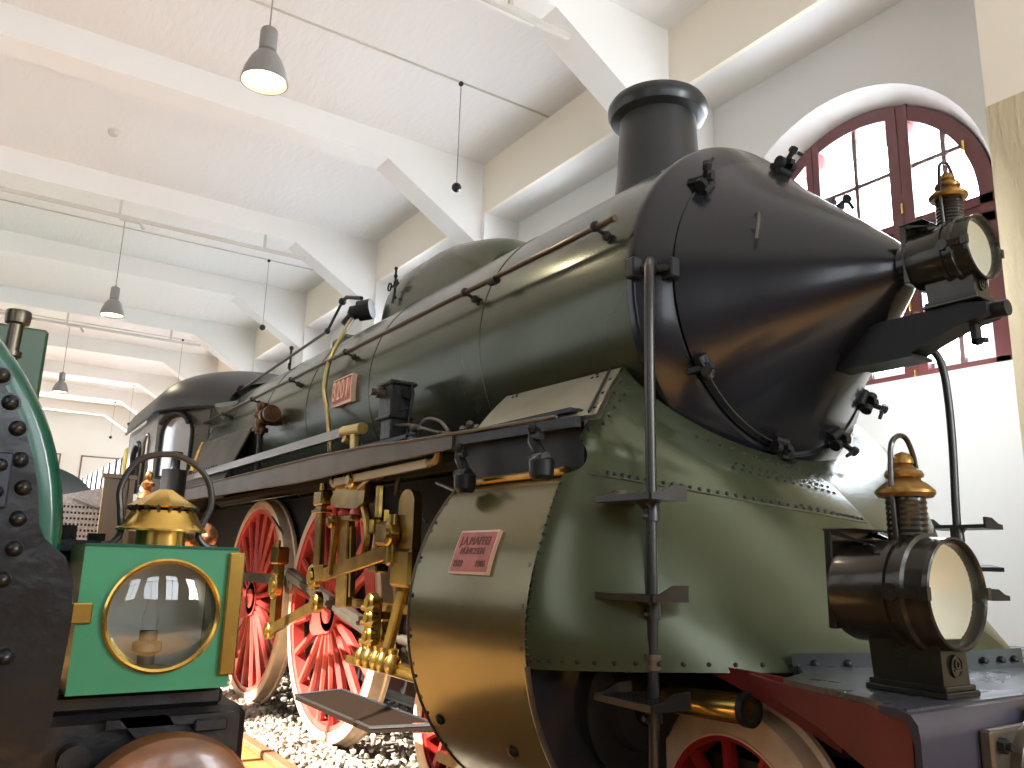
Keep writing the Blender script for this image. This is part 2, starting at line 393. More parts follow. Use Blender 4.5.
o = MB().lathe((-5.3, -2.6, ZC-.07), (0, 0, 1), [(0, .02), (.0, .06), (.05, .075), (.07, .075)], 16).build('smoke_detector', 'track'); tag(o, 'small white ceiling detector beside the middle pendant lamp', 'smoke detector')

# ground: kerb, gravel bed, rails
o = MB().box((XE, -1.33, -.06), (8, -1.23, 0.0), .01).build('timber_kerb', 'kerb'); tag(o, 'brown timber kerb between the gravel and the orange floor', 'kerb')
o = MB().box((XE, -1.23, -.058), (9, 2.0, -.035)).build('track_bed', 'bed'); tag(o, 'grey brown bed under the gravel of the black locomotive', 'track bed', kind='structure')
gr = MB(); R2 = random.Random(3)
def stone(mb, x, y, z, s, rn):
    t = [V((1, 0, 0)), V((-1, 0, 0)), V((0, 1, 0)), V((0, -1, 0)), V((0, 0, 1)), V((0, 0, -1))]
    e = Matrix.Rotation(rn.uniform(0, 6), 3, 'Z') @ Matrix.Rotation(rn.uniform(0, 6), 3, 'X')
    sc = [s*rn.uniform(.6, 1.2), s*rn.uniform(.6, 1.2), s*rn.uniform(.5, .9)]
    # rounded cube
    vs = []
    for a in (-1, 1):
        for b in (-1, 1):
            for c in (-1, 1): vs.append(V((a*.62*rn.uniform(.8, 1.1), b*.62*rn.uniform(.8, 1.1), c*.62*rn.uniform(.8, 1.1))))
    vs += t; vs = [V((x, y, z))+e @ V((p.x*sc[0], p.y*sc[1], p.z*sc[2])) for p in vs]
    F = []
    faces = {9: None}
    cube = [((0,1,3,2), 9), ((4,5,7,6), 8), ((0,1,5,4), 11), ((2,3,7,6), 10), ((0,2,6,4), 13), ((1,3,7,5), 12)]
    for q, c in cube:
        for k in range(4): F.append((q[k], q[(k+1) % 4], c))
    mb.add(vs, F)
for k in range(5200):
    x = R2.uniform(-9, 3.6); y = R2.choice([R2.uniform(-1.2, -.80), R2.uniform(-1.22, .6)])
    s = R2.uniform(.018, .042); stone(gr, x, y, -.03+R2.uniform(0, .035)+(.03 if y > -1.0 else 0), s, R2)
o = gr.build('gravel', 'stone', smooth=False); tag(o, 'pale gravel ballast under the driving wheels', 'gravel', kind='stuff')
for y, lb in ((-.7525, 'steel rail under the near wheels of the black locomotive'), (.7525, 'steel rail under the far wheels of the black locomotive')):
    o = MB().box((XE, y-.035, -.06), (8.5, y+.035, -.002), .006).build('rail', 'steel'); tag(o, lb, 'rail')

# ================================================================== THE BLACK LOCOMOTIVE
L = thing('steam_locomotive', (0, 0, 0), 'large black and olive green steam locomotive with a pointed conical nose and red wheels', 'locomotive')
def acyl(a, r=.985):   # point on a circle about the boiler axis, a degrees below the near horizontal
    return (-r*cos(radians(a)), ZA-r*sin(radians(a)))
# boiler barrel with lagging bands
bo = MB().lathe((-4.9, 0, ZA), (1, 0, 0), [(0, .5), (0, .985), (3.0, .985), (6.0, .985), (9.12, .985), (9.14, .97)], 96)
boiler = bo.build('boiler', 'boiler', L)
for x in (-3.4, -1.95, -.55, .95, 2.72): bd = MB(); bd.lathe((x, 0, ZA), (1, 0, 0), [(0, .984), (.002, .989), (.028, .989), (.03, .984)], 96); bd.build('boiler_band', 'boiler', boiler)
# smokebox ring, chamfer, conical door
sb = MB().lathe((4.2, 0, ZA), (1, 0, 0), [(0, .5), (0, .995), (.045, .995), (.06, .985), (.166, .845), (.171, .838), (.1705, .832), (.165, .828), (.165, .5)], 96).build('smokebox_ring', 'black', L)
cone = [(0, .829), (.003, .829), (.008, .824), (.13, .69), (.28, .548), (.43, .412), (.58, .275), (.70, .158), (.735, .118), (.75, .10), (.80, .098), (.80, .0001)]
door = MB().lathe((4.375, 0, ZA+.02), (1, 0, 0), cone, 128).build('smokebox_door', 'black', L)
# door dogs
def dog(a, R=.83, x=4.42):
    mb = MB(); c, s_ = cos(a), sin(a); e = V((0, c, s_)); t = V((0, -s_, c)); o_ = V((x, 0, ZA+.02))+e*R
    n = (e+V((.95, 0, 0))).normalized()
    mb.cyl(o_-e*.03-t*.05, o_-e*.03+t*.055, .024, seg=12)
    mb.cyl(o_-t*.062+n*.02, o_-t*.028+n*.02, .033, seg=12); mb.cyl(o_+t*.03+n*.02, o_+t*.062+n*.02, .033, seg=12)
    mb.bar(o_-n*.03+V((-.06, 0, 0))+e*.06, o_+n*.055+V((.03, 0, 0))-e*.03, .035, .028)
    mb.cyl(o_+n*.03, o_+n*.13, .016, seg=8); mb.cyl(o_+n*.09, o_+n*.125, .027, seg=6)
    mb.cyl(o_+n*.105-t*.075, o_+n*.105+t*.03, .011, seg=8)
    return mb.build('door_clamp', 'iron', door)
for a in (88, 140, 215, 262, 298, 325, 20, 55): dog(radians(a))
wr = MB(); 
wr.tube([V((4.412, 0, ZA+.02))+V((0, cos(radians(a)), sin(radians(a))))*(.812) for a in range(214, 262, 3)], .003, 6)
wr.build('door_wire', 'steel', door)
hk = MB().tube([(4.66, -.545, ZA+.30), (4.70, -.56, ZA+.30), (4.71, -.575, ZA+.24), (4.69, -.57, ZA+.17)], .008, 8, 4); hk.build('door_hook', 'steel', door)
# chimney
MB().lathe((3.42, 0, 0), (0, 0, 1), [(3.85, .35), (3.97, .315), (4.06, .298), (4.2, .284), (4.4, .272), (4.60, .262), (4.605, .29), (4.62, .325), (4.66, .345), (4.70, .345), (4.735, .325), (4.745, .30), (4.735, .265), (4.6, .235), (4.3, .23)], 64).build('chimney', mat('chimney_grey', (.022, .024, .024), .36, .1, .1), L)
# dome casing: long low rounded hump
def domef(u, v):
    x0, x1 = -.52, 2.15; xm = (x0+x1)/2; hl = (x1-x0)/2; t = v*pi; hw = .43
    # superellipse footprint rings rising to the ridge
    f = u  # 0 base .. 1 top
    ph = 2*pi*v; e = .55
    cx = abs(cos(ph))**e*(1 if cos(ph) >= 0 else -1); cy = abs(sin(ph))**e*(1 if sin(ph) >= 0 else -1)
    k = (1-f**3.2)**(1/3.0) if f < 1 else 0
    hx = hl-.42+.42*k if f < .999 else hl-.42
    fr_ = 1.0 if cx < 0 else 1.0
    z = 3.62+f*.82
    slope = max(0, (xm+cx*hx-1.0))*.18*f
    return (xm+cx*hx*(1 if cx < 0 else (1-.12*f)), cy*(hw*(.25+.75*k) if f < .999 else 0), z-slope)
dm = MB().grid(domef, 18, 64).build('steam_dome', 'boiler', L)
# dome fittings
df = MB(); px_, pz_ = .22, 4.18
df.tube([(.18, -.45, 4.02), (.2, -.44, 4.14), (.2, -.44, 4.38)], .012, 8); df.sph((.2, -.44, 4.38), .02, 8); df.sph((.2, -.44, 4.3), .022, 8); df.sph((.2, -.44, 4.08), .024, 8)
for s_ in (-.07, .07):
    df.lathe((.2+s_, -.46, 4.2), (0, -1, 0), [(0, .045), (0, .03), (.012, .03), (.012, .045), (0, .045)], 16)
df.cyl((.12, -.45, 4.2), (.29, -.45, 4.2), .014, seg=8)
df.build('valve_handle', 'iron', L)
rv = MB()
rv.cyl((-.52, -.36, 4.16), (-.62, -.46, 4.14), .11, seg=20); rv.cyl((-.58, -.42, 4.15), (-.68, -.52, 4.12), .075, seg=16)
rv.sph((-.66, -.50, 4.12), .075, 12); rv.cyl((-.66, -.50, 4.12), (-.70, -.58, 3.98), .05, seg=14)
rv.tube([(-.6, -.45, 4.28), (-.9, -.5, 4.36), (-1.02, -.5, 4.34)], .022, 8); rv.sph((-1.02, -.5, 4.34), .045, 10)
rv.tube([(-1.02, -.5, 4.34), (-1.28, -.55, 4.05)], .016, 8); rv.sph((-1.28, -.55, 4.05), .035, 10)
rv.build('regulator_valve', 'iron', L)
# long pull rod from the regulator back to the cab
MB().tube([(-1.28, -.55, 4.05), (-2.4, -.58, 3.98), (-4.9, -.66, 3.80)], .017, 8).build('regulator_rod', 'rod', L)
st = MB()
for x, z in ((-2.4, 3.98),): st.cyl((x, -.58, z-.2), (x, -.58, z+.09), .014, seg=8); st.sph((x, -.58, z+.1), .03, 8); st.bar((x-.04, -.58, z-.14), (x+.16, -.64, z-.14), .03, .03)
st.build('rod_stand', 'iron', L)
MB().cyl((-4.25, -.64, 3.84), (-4.75, -.66, 3.82), .07, seg=16).build('rod_sleeve', 'iron', L)
MB().box((-1.85, -.28, 3.9), (-1.45, .1, 4.12), .03).build('sand_filler', 'boiler', L)
# handrail with stanchions
MB().tube([(4.16, -1.035, 3.35), (-4.6, -1.035, 3.36)], .0175, 10).build('handrail', 'rod', L)
sn = []
for x in (4.0, 2.62, .55, -.9, -2.25, -3.5):
    mb = MB(); mb.sph((x, -1.035, 3.355), .032, 10); mb.cyl((x, -1.03, 3.35), (x, -.945, 3.315), .012, seg=8); mb.sph((x, -.955, 3.32), .03, 10)
    mb.build('handrail_bracket', 'iron', L)
MB().cyl((2.95, -1.035, 3.335), (3.02, -1.035, 3.335), .03, seg=10).build('rail_joint', 'iron', L)
# number plate, curved to the barrel
def onb(x, s_, off):   # s_: arc height above axis line
    a = s_/.985; r = .985+off; return V((x, -r*cos(a), ZA+r*sin(a)))
def plate_grid(x0, x1, s0, s1, o0, o1):
    mb = MB(); n = 6
    vs = []; 
    for o_ in (o0, o1):
        for i in (x0, x1):
            for j in range(n+1): vs.append(onb(i, s0+(s1-s0)*j/n, o_))
    F = []; w = n+1
    for k in (0, 1):
        for j in range(n): F.append((k*2*w+j, k*2*w+w+j, k*2*w+w+j+1, k*2*w+j+1))
    for i in (0, 1):
        for j in range(n): F.append((i*w+j, i*w+j+1, 2*w+i*w+j+1, 2*w+i*w+j))
    F += [(0, w, 3*w, 2*w), (n, w+n, 3*w+n, 2*w+n)]
    return mb.add(vs, F)
PX, PS = .56, .0
npl = plate_grid(.27, .71, -.115, .125, 0, .045).build('number_plate', 'plateedge', L)
plate_grid(.29, .69, -.09, .10, .044, .049).build('plate_field', 'plate', npl)
text_mb('3201', .235, lambda x, y, z: onb(.49+x*.80, .005+y, .052+z), .012).build('plate_numerals', 'plateedge', npl, smooth=False)
nb = plate_grid(.28, .70, .098, .106, .047, .056); nb.build('plate_border', 'platetxt', npl)
# curved feed pipe from the dome over the barrel to the running board
MB().tube([(-.66, -.52, 4.05), (-.25, -.72, 3.86), (.05, -.90, 3.62), (.14, -1.03, 3.35), (.12, -1.05, 3.1), (.25, -1.06, 2.9), (.5, -1.12, 2.66), (.78, -1.2, 2.42)], .021, 12, 6).build('brass_pipe', mat('dull_brass', (.36, .30, .12), .3, .8), L)
# brass check valve on the barrel
cv = MB(); x = -1.5; y = -1.13
cv.lathe((x, y, 2.84), (0, 0, 1), [(0, .05), (.03, .05), (.03, .085), (.07, .085), (.07, .05), (.12, .06), (.17, .06), (.2, .085), (.24, .085), (.26, .05), (.30, .065), (.34, .06), (.36, .0001)], 20)
cv.lathe((x+.05, y, 3.02), (1, 0, 0), [(0, .04), (.12, .045), (.12, .085), (.19, .085), (.19, .05), (.28, .05), (.28, .09), (.33, .09), (.33, .0001)], 20)
cv.cyl((x, y, 3.0), (x, -.95, 3.0), .05, seg=14); cv.build('check_valve', mat('old_bronze', (.12, .055, .025), .35, .8, var=.5, vscale=12), L)
MB().tube([(x, y, 2.86), (x+.03, y, 2.74), (x+.1, y-.02, 2.62), (x+.1, y-.02, 2.45)], .03, 10, 4).build('feed_pipe', 'iron', L)
# lubricator box on the running board
lb_ = MB(); lx = 1.91; ly = -1.17
lb_.box((lx-.10, ly-.085, 2.56), (lx+.11, ly+.085, 2.80), .01); lb_.box((lx-.125, ly-.11, 2.785), (lx+.135, ly+.11, 2.82), .012)
lb_.box((lx-.08, ly-.07, 2.40), (lx+.09, ly+.07, 2.56), .01); lb_.box((lx-.12, ly-.10, 2.545), (lx+.12, ly+.10, 2.57), .008); lb_.box((lx-.12, ly-.10, 2.365), (lx+.13, ly+.10, 2.39), .005)
lub = lb_.build('lubricator', mat('lubricator_iron', (.022, .022, .022), .4, .3, bump=.3, bscale=25), L)
w_ = MB(); w_.cyl((lx-.02, ly-.08, 2.74), (lx-.02, ly-.15, 2.74), .042, seg=14); w_.cyl((lx-.02, ly-.12, 2.74), (lx-.02, ly-.19, 2.74), .026, seg=12); w_.build('side_cap', 'steel', lub)
w_ = MB(); w_.cyl((lx+.1, ly+.03, 2.73), (lx+.16, ly+.03, 2.73), .042, seg=14); w_.tube([(lx+.16, ly+.05, 2.80), (lx+.17, ly+.05, 2.68), (lx+.13, ly+.04, 2.42)], .010, 8, 3); w_.cyl((lx+.1, ly, 2.6), (lx+.26, ly-.02, 2.6), .007, seg=6); w_.build('ratchet_arm', 'iron', lub)
pp = MB()
pp.tube([(2.0, -1.2, 2.5), (2.3, -1.2, 2.46), (2.6, -1.2, 2.38), (2.8, -1.2, 2.35)], .012, 8, 4)
pp.tube([(2.35, -1.2, 2.36), (2.4, -1.2, 2.46), (2.5, -1.2, 2.48), (2.66, -1.2, 2.44), (2.78, -1.2, 2.36)], .012, 8, 4)
pp.tube([(2.1, -1.2, 2.38), (2.4, -1.22, 2.42), (2.7, -1.22, 2.36)], .009, 8, 4)
for x_, z_ in ((2.36, 2.43), (2.36, 2.38), (3.02, 2.34), (3.1, 2.36), (3.18, 2.33)): pp.sph((x_, -1.24, z_), .026, 8)
pp.build('oil_pipe', 'steel', L)
# running board and valance
rb = MB(); rb.box((-6.4, -1.36, 2.335), (2.55, -.86, 2.36)); rb.box((2.55, -1.36, 2.27), (4.22, -.80, 2.29))
rb.prism([(2.5, -1.36, 2.335), (2.5, -1.36, 2.36), (2.75, -1.36, 2.29), (2.75, -1.36, 2.27)], (0, .5, 0))
rb.build('running_board', 'iron', L)
va = MB()
va.prism([(-6.4, -1.385, 2.37), (1.0, -1.385, 2.345), (2.0, -1.385, 2.325), (2.6, -1.385, 2.295), (3.15, -1.385, 2.275), (3.15, -1.385, 2.20), (2.6, -1.385, 2.195), (2.0, -1.385, 2.195), (1.0, -1.385, 2.175), (.4, -1.385, 2.175), (-6.4, -1.385, 2.26)], (0, .03, 0))
va.build('valance', 'valance', L)
ed = MB(); ed.tube([(-6.4, -1.385, 2.375), (1.0, -1.39, 2.352), (2.0, -1.39, 2.332), (2.6, -1.39, 2.302), (3.2, -1.39, 2.282), (4.15, -1.39, 2.25)], .010, 8); ed.build('valance_edge', 'steel', L)
ep = MB(); ep.prism([(3.1, -1.37, 2.27), (4.3, -1.39, 2.235), (4.3, -1.39, 2.185), (3.1, -1.37, 2.22)], (0, .03, 0)); ep.build('front_valance', 'iron', L)
ar = MB(); ar.bar((1.2, -1.3, 2.14), (2.72, -1.3, 2.16), .03, .055); ar.tube([(2.72, -1.3, 2.16), (2.86, -1.32, 2.17), (2.92, -1.34, 2.24), (2.92, -1.36, 2.30)], .026, 8, 4); ar.build('support_arm', mat('arm_ochre', (.30, .22, .11), .4, .6), L)
# sloped cover panel from running board up to the barrel
A_, B_, C_, D_ = V((3.06, -.96, 2.575)), V((4.09, -.925, 2.575)), V((4.40, -1.35, 2.235)), V((3.36, -1.36, 2.275))
def pan(u, v): return (A_.lerp(B_, u)).lerp(D_.lerp(C_, u), v)+V((0, -.006, .006))*sin(pi*v)
pg = MB(); pg.grid(pan, 10, 6); pg.v += [tuple(V(p)+V((0, .02, -.02))) for p in pg.v]; nn = 11*7
pg.f += [tuple(nn+i for i in f)[::-1] for f in pg.f]
pnl = pg.build('cover_panel', 'panel', L)
pb = []
for u, v in ((.12, .04), (.14, .12), (.10, .12), (.82, .04), (.84, .12), (.80, .12), (.88, .9), (.5, .96), (.97, .3), (.97, .6), (.965, .88)): p = V(pan(u, v)); pb.append((p, (0, -.6, .8), .010))
rivets(pb, 'panel_rivet', 'iron', pnl)
st_ = MB(); st_.bar(V(pan(.93, .02))+V((0, -.01, .01)), V(pan(.955, .99))+V((0, -.01, .01)), .008, .012, (0, -.5, .8)); st_.build('panel_seam', 'iron', pnl)
# low-pressure cylinder casing: big drum
YC, ZCC, RC = -.56, 1.285, 1.03
def drum(a): return (YC-RC*cos(a), ZCC+RC*sin(a))
X0, X1 = 3.12, 4.22
cy = MB(); N = 48; a0, a1 = radians(-88), radians(70)
def drf(u, v): a = a0+(a1-a0)*v; y, z = drum(a); return (X0+(X1-X0)*u, y, z)
cy.grid(drf, 2, N)
cyl_ = cy.build('cylinder_casing', 'cyl', L)
e = MB(); e.prism([(X0+.02, *drum(a0+(a1-a0)*k/32)) for k in range(33)]+[(X0+.02, -.45, 2.2), (X0+.02, -.45, .25)], (.02, 0, 0)); e.build('cylinder_rear_cover', 'iron', cyl_)
e = MB(); e.prism([(X1-.04, *drum(a0+(a1-a0)*k/32)) for k in range(33)]+[(X1-.04, -.45, 2.2), (X1-.04, -.45, .25)], (.02, 0, 0)); e.build('cylinder_front_cover', 'black', cyl_)
rr = MB(); rr.tube([(X0, *drum(a0+(a1-a0)*k/48)) for k in range(49)], .008, 6); rr.build('casing_edge', 'steel', cyl_)
rr = MB(); rr.tube([(X1+.005, *drum(a0+(radians(-8)-a0)*k/30)) for k in range(31)], .014, 6); rr.build('casing_edge', 'steel', cyl_)
rv_ = []
for k in range(13):
    a = radians(-75+11.5*k); y, z = drum(a); n = (0, -cos(a), sin(a)); rv_.append(((X0+.03, y, z), n, .011))
for x_, a in ((3.27, -30), (3.92, -32)): 
    y, z = drum(radians(a)); rv_.append(((x_, y, z), (0, -cos(radians(a)), sin(radians(a))), .032))
rivets(rv_, 'casing_bolt', 'iron', cyl_)
# builder's plate
def ond(x, s_, off): a = s_/RC; r = RC+off; return V((x, YC-r*cos(a), ZCC+r*sin(a)))
def bplate(x0, x1, s0, s1, sk, o0, o1):
    vs = []; n = 6; w = n+1
    for o_ in (o0, o1):
        for i in (x0, x1):
            for j in range(n+1): vs.append(ond(i, s0+(s1-s0)*j/n, o_))
    F = []
    for k in (0, 1):
        for j in range(n): F.append((k*2*w+j, k*2*w+w+j, k*2*w+w+j+1, k*2*w+j+1))
    for i in (0, 1):
        for j in range(n): F.append((i*w+j, i*w+j+1, 2*w+i*w+j+1, 2*w+i*w+j))
    F += [(0, w, 3*w, 2*w), (n, w+n, 3*w+n, 2*w+n)]
    return MB().add(vs, F)
BX0, BX1, BS0, BS1 = 3.525, 3.885, .225, .445
bp_ = bplate(BX0, BX1, BS0, BS1, 0, 0, .018).build('builder_plate', 'plateedge', L)
bplate(BX0+.012, BX1-.012, BS0+.012, BS1-.012, 0, .016, .0215).build('plate_field', 'plate', bp_)
cx_ = (BX0+BX1)/2
for tx, sz, dx, dy in (('J.A.MAFFEI', .062, 0, .05), ('MÜNCHEN', .045, 0, .0), ('2519', .045, -.105, -.062), ('1906', .045, .105, -.062)):
    text_mb(tx, sz, lambda x, y, z: ond(cx_+dx+x, .335+dy+y, .023+z), .004).build('plate_lettering', 'platetxt', bp_, smooth=False)
# ------------------------------------------------ front fairing, lofted and mirrored
def lerp(a, b, t): return a+(b-a)*t
def tab(t, T):
    for (t0, *a), (t1, *b) in zip(T, T[1:]):
        if t <= t1: f = (t-t0)/(t1-t0); return [lerp(p, q, f) for p, q in zip(a, b)]
    return T[-1][1:]
# v, start x, start y, start z, nose x, nose z, exponent
FT = [(0, 4.22, -1.575, 1.135, 5.47, 1.215, 1.22), (.12, 4.22, -1.588, 1.28, 5.38, 1.30, 1.22), (.27, 4.22, -1.56, 1.50, 5.22, 1.43, 1.26),
      (.42, 4.22, -1.495, 1.74, 5.06, 1.57, 1.34), (.55, 4.22, -1.415, 1.94, 4.93, 1.70, 1.44), (.68, 4.23, -1.35, 2.10, 4.80, 1.84, 1.56), (.78, 4.26, -1.285, 2.22, 4.69, 1.95, 1.68),
      (.88, 4.20, -1.12, 2.39, 4.57, 2.05, 1.84), (1, 4.08, -.90, 2.585, 4.43, 2.15, 2.0)]
def tabs(t, T):
    k = max(i for i in range(len(T)-1) if t >= T[i][0]-1e-9); a, b = T[k], T[k+1]; p = T[max(k-1, 0)]; q = T[min(k+2, len(T)-1)]
    h = b[0]-a[0]; f = (t-a[0])/h; out = []
    for c in range(1, len(a)):
        ma = (b[c]-p[c])/(b[0]-p[0])*h; mb_ = (q[c]-a[c])/(q[0]-a[0])*h
        out.append((2*f**3-3*f*f+1)*a[c]+(f**3-2*f*f+f)*ma+(-2*f**3+3*f*f)*b[c]+(f**3-f*f)*mb_)
    return out
def fair(u, v, side=-1):
    if side < 0 and .58 < v < .72:
        k = (v-.65)/.07; u0 = .13*sqrt(max(0, 1-abs(k)**2.2)); u = u0+(1-u0)*u
    sx, sy, sz, nx, nz, p = tabs(v, FT)
    t = u*pi/2; c = cos(t)**(2/p); s_ = sin(t)**(2/p) if u > 0 else 0
    if u >= 1: c = 0; s_ = 1
    z = sz+(nz-sz)*lerp(1-c, sqrt(max(0, 1-c*c)), v*v)
    return (sx+(nx-sx)*s_, (sy*c if side < 0 else -sy*c), z)
fa = MB(); fa.grid(lambda u, v: fair(u, v), 48, 110); fa.grid(lambda u, v: fair(u, v, 1), 40, 48)
fair_o = fa.build('front_fairing', 'fairing', L, ang=60)
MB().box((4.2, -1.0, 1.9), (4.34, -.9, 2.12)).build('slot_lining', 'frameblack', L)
# cut-away slot strip: upper part of the fairing reaching back over the dark slot
def fnorm(u, v):
    p = V(fair(u, v)); a = V(fair(min(u+.01, 1), v))-p; b = V(fair(u, min(v+.01, 1)))-p
    n = a.cross(b).normalized(); return p, (n if n.x-n.y > 0 else -n)
fr2 = []
def riv(u, v, r=.010): p, n = fnorm(u, v); fr2.append((p, n, r))
for k in range(22): riv(.02, .02+.55*k/22)
for k in range(26): riv(.02+.95*k/26, .03)
for k in range(34): u_ = .12+.86*k/34; riv(u_, .615+.05*u_)
for k in range(14): riv(.6+.38*k/14, .78); riv(.62+.36*k/14, .81)
for k in range(10): riv(.7+.28*k/10, .66); riv(.5+.45*k/10, .90)
for k in range(6): riv(.05, .72+.045*k); riv(.12, .80+.03*k)
for k in range(9): riv(.9, .2+.05*k, .009)
rivets(fr2, 'fairing_rivet', 'iron', fair_o)
sm = MB(); sm.tube([tuple(V(fair(.07+.91*k/60, .60+.05*(.03+.95*k/60)))+V((.002, -.002, 0))) for k in range(61)], .004, 6); sm.build('fairing_seam', 'steel', fair_o)
# base angle strip of the fairing and its bolts
bs = MB(); 
def strip(u, h, off): p, n = fnorm(u, .0); n = V((n.x, n.y, 0)).normalized(); return p+n*off+V((0, 0, h))
S = [.53+.44*k/30 for k in range(31)]
for h0, h1, o0, o1 in ((.0, .075, .012, .006),):
    vs = []; fs = []
    for u in S: vs += [strip(u, h0-.01, o0), strip(u, h1, o1), strip(u, h0-.01, o0+.035), strip(u, h0+.006, o0+.035)]
    for k in range(30): a = 4*k; fs += [(a, a+1, a+5, a+4), (a+2, a+3, a+7, a+6), (a+1-1, a+4, a+6, a+2), (a, a+3, a+7, a+4)]
    bs.add(vs, fs)
bs.build('base_angle', mat('angle_steel', (.05, .055, .055), .3, .5), fair_o)
bb = []
for k in range(9): u = .56+.045*k; p = strip(u, .035, .014); _, n = fnorm(u, .02); bb.append((p, n, .017))
rivets(bb, 'base_bolt', 'iron', fair_o)
# slot fittings (cylinder cocks) between valance and cylinder
for x_, z_ in ((4.02, 2.14), (3.32, 2.12)):
    mb = MB(); mb.tube([(x_, -1.42, z_+.06), (x_+.02, -1.44, z_), (x_+.06, -1.42, z_-.08), (x_+.1, -1.40, z_-.12)], .03, 8)
    mb.cyl((x_+.02, -1.45, z_-.09), (x_+.14, -1.45, z_-.09), .028, seg=12); mb.cyl((x_+.0, -1.44, z_+.02), (x_+.08, -1.44, z_+.02), .02, seg=10)
    mb.lathe((x_+.09, -1.44, z_-.19), (0, 0, 1), [(0, .04), (.02, .058), (.09, .062), (.11, .045)], 16); mb.sph((x_+.02, -1.45, z_+.06), .026, 8); mb.build('cylinder_cock', 'iron', L)
ro_ = MB(); ro_.cyl((3.2, -1.28, 2.12), (4.25, -1.28, 2.14), .016, seg=8); ro_.cyl((3.3, -1.33, 2.00), (4.16, -1.33, 2.0), .022, seg=10); ro_.build('slot_rod', 'gold', L)
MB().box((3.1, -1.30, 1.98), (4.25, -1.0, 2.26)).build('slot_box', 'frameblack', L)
# frames, inner red plates
fm = MB(); fm.box((-9, -.62, .75), (4.1, -.58, 2.2)); fm.box((-9, .58, .75), (4.1, .62, 2.2)); fm.box((4.1, -.62, .75), (5.7, -.58, 1.15)); fm.box((4.1, .58, .75), (5.7, .62, 1.15)); fm.box((-4.5, -.86, 2.25), (3.1, .86, 2.3)); fm.box((-4.5, -.45, .5), (3.2, .45, 1.9))
fm.build('main_frame', 'frameblack', L)
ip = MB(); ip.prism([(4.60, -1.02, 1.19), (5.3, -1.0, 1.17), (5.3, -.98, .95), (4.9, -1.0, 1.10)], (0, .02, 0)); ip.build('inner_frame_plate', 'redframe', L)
# platform and buffer beam
pf = MB(); pf.prism([(4.5, -.85, 1.185), (4.95, -.75, 1.185), (5.17, -1.0, 1.185), (5.25, -1.215, 1.185), (5.64, -1.33, 1.185), (5.78, -1.42, 1.185), (5.82, -1.42, 1.185), (5.82, 1.42, 1.185), (5.17, 1.21, 1.185), (4.6, 1.1, 1.185)], (0, 0, .02))
plat = pf.build('front_platform', mat('platform_steel', (.085, .09, .10), .28, .5, var=.3, vscale=6), L)
# side plate: red, sweeping down to the beam
sp = MB(); top = [(5.0, -1.10), (5.2, -1.20), (5.42, -1.27), (5.64, -1.335), (5.76, -1.40), (5.83, -1.42)]; bot = [1.165, 1.13, 1.08, 1.0, .86, .60]
vs = []; fs = []
for (x_, y_), zb in zip(top, bot): vs += [(x_, y_, 1.186), (x_, y_, zb), (x_, y_+.02, 1.186), (x_, y_+.02, zb)]
for k in range(5): a = 4*k; fs += [(a, a+1, a+5, a+4), (a+2, a+3, a+7, a+6), (a+1, a+3, a+7, a+5), (a, a+2, a+6, a+4)]
sp.add(vs, fs); sp.build('side_plate', 'redframe', L)
bmf = MB(); 
bpts = [(5.74, 1.205), (5.80, 1.205), (5.835, 1.195), (5.855, 1.17), (5.86, 1.13), (5.86, .62), (5.84, .62), (5.84, 1.12), (5.82, 1.18), (5.74, 1.185)]
bmf.prism([(a, -1.43, b) for a, b in bpts], (0, 2.86, 0)); beam = bmf.build('buffer_beam', mat('beam_violet_grey', (.075, .07, .095), .33, .5, .1, var=.2), L)
# buffer on the beam
bf = MB(); bf.box((5.86, -1.14, .86), (5.90, -.66, 1.14), .008); bf.lathe((5.90, -.9, 1.0), (1, 0, 0), [(0, .16), (.03, .16), (.05, .125), (.33, .115), (.34, .08), (.5, .08), (.5, .2), (.52, .24), (.56, .24), (.58, .0001)], 32)
buf = bf.build('buffer', 'steel', L)
for yy, zz in ((-1.10, 1.10), (-1.10, .90), (-.70, 1.10), (-.70, .90)): bb2 = MB(); bb2.lathe((5.90, yy, zz), (1, 0, 0), [(0, .022), (.02, .022), (.02, .012), (.035, .012)], 6); bb2.build('bolt', 'iron', buf)
hs = MB(); hs.tube([(5.87, -.84, 1.17), (5.93, -.84, 1.165), (5.99, -.80, 1.12), (6.12, -.68, 1.10), (6.3, -.5, 1.08)], .026, 10, 4); hs.sph((5.90, -.84, 1.17), .035, 10); hs.cyl((5.87, -.84, 1.17), (5.93, -.84, 1.165), .034, seg=8)
hs.build('brake_hose', mat('hose_blue_black', (.015, .02, .04), .35), L)
MB().dome((5.86, -.62, 1.13), (1, 0, 0), .03, .03, 14).build('beam_stud', mat('stud_bright', (.5, .5, .5), .3, .8), beam)
b3 = copy_tree(buf, L); b3.location = (0, 1.8, 0)
# tail rod tube
tr = MB(); tr.cyl((4.22, -1.0, 1.005), (4.90, -1.0, 1.035), .058, seg=24); tr_o = tr.build('tail_rod_cover', 'brass', L)
MB().lathe((4.895, -1.0, 1.035), (1, 0, .04), [(0, .06), (0, .066), (.03, .066), (.03, .045), (-.05, .04), (-.05, .0001)], 24).build('end_ring', 'iron', tr_o)
cf = MB(); cf.lathe((4.2, -.95, .95), (1, 0, 0), [(0, .32), (.05, .32), (.05, .2), (.09, .18), (.1, .09), (.2, .08)], 32); cf.tube([(4.24, -1.1, 1.08), (4.3, -1.15, 1.14), (4.4, -1.12, 1.12)], .02, 8, 3); cf.cyl((4.22, -1.0, .42), (4.38, -1.0, .44), .05, seg=12)
cf.build('cylinder_head', 'iron', cyl_)
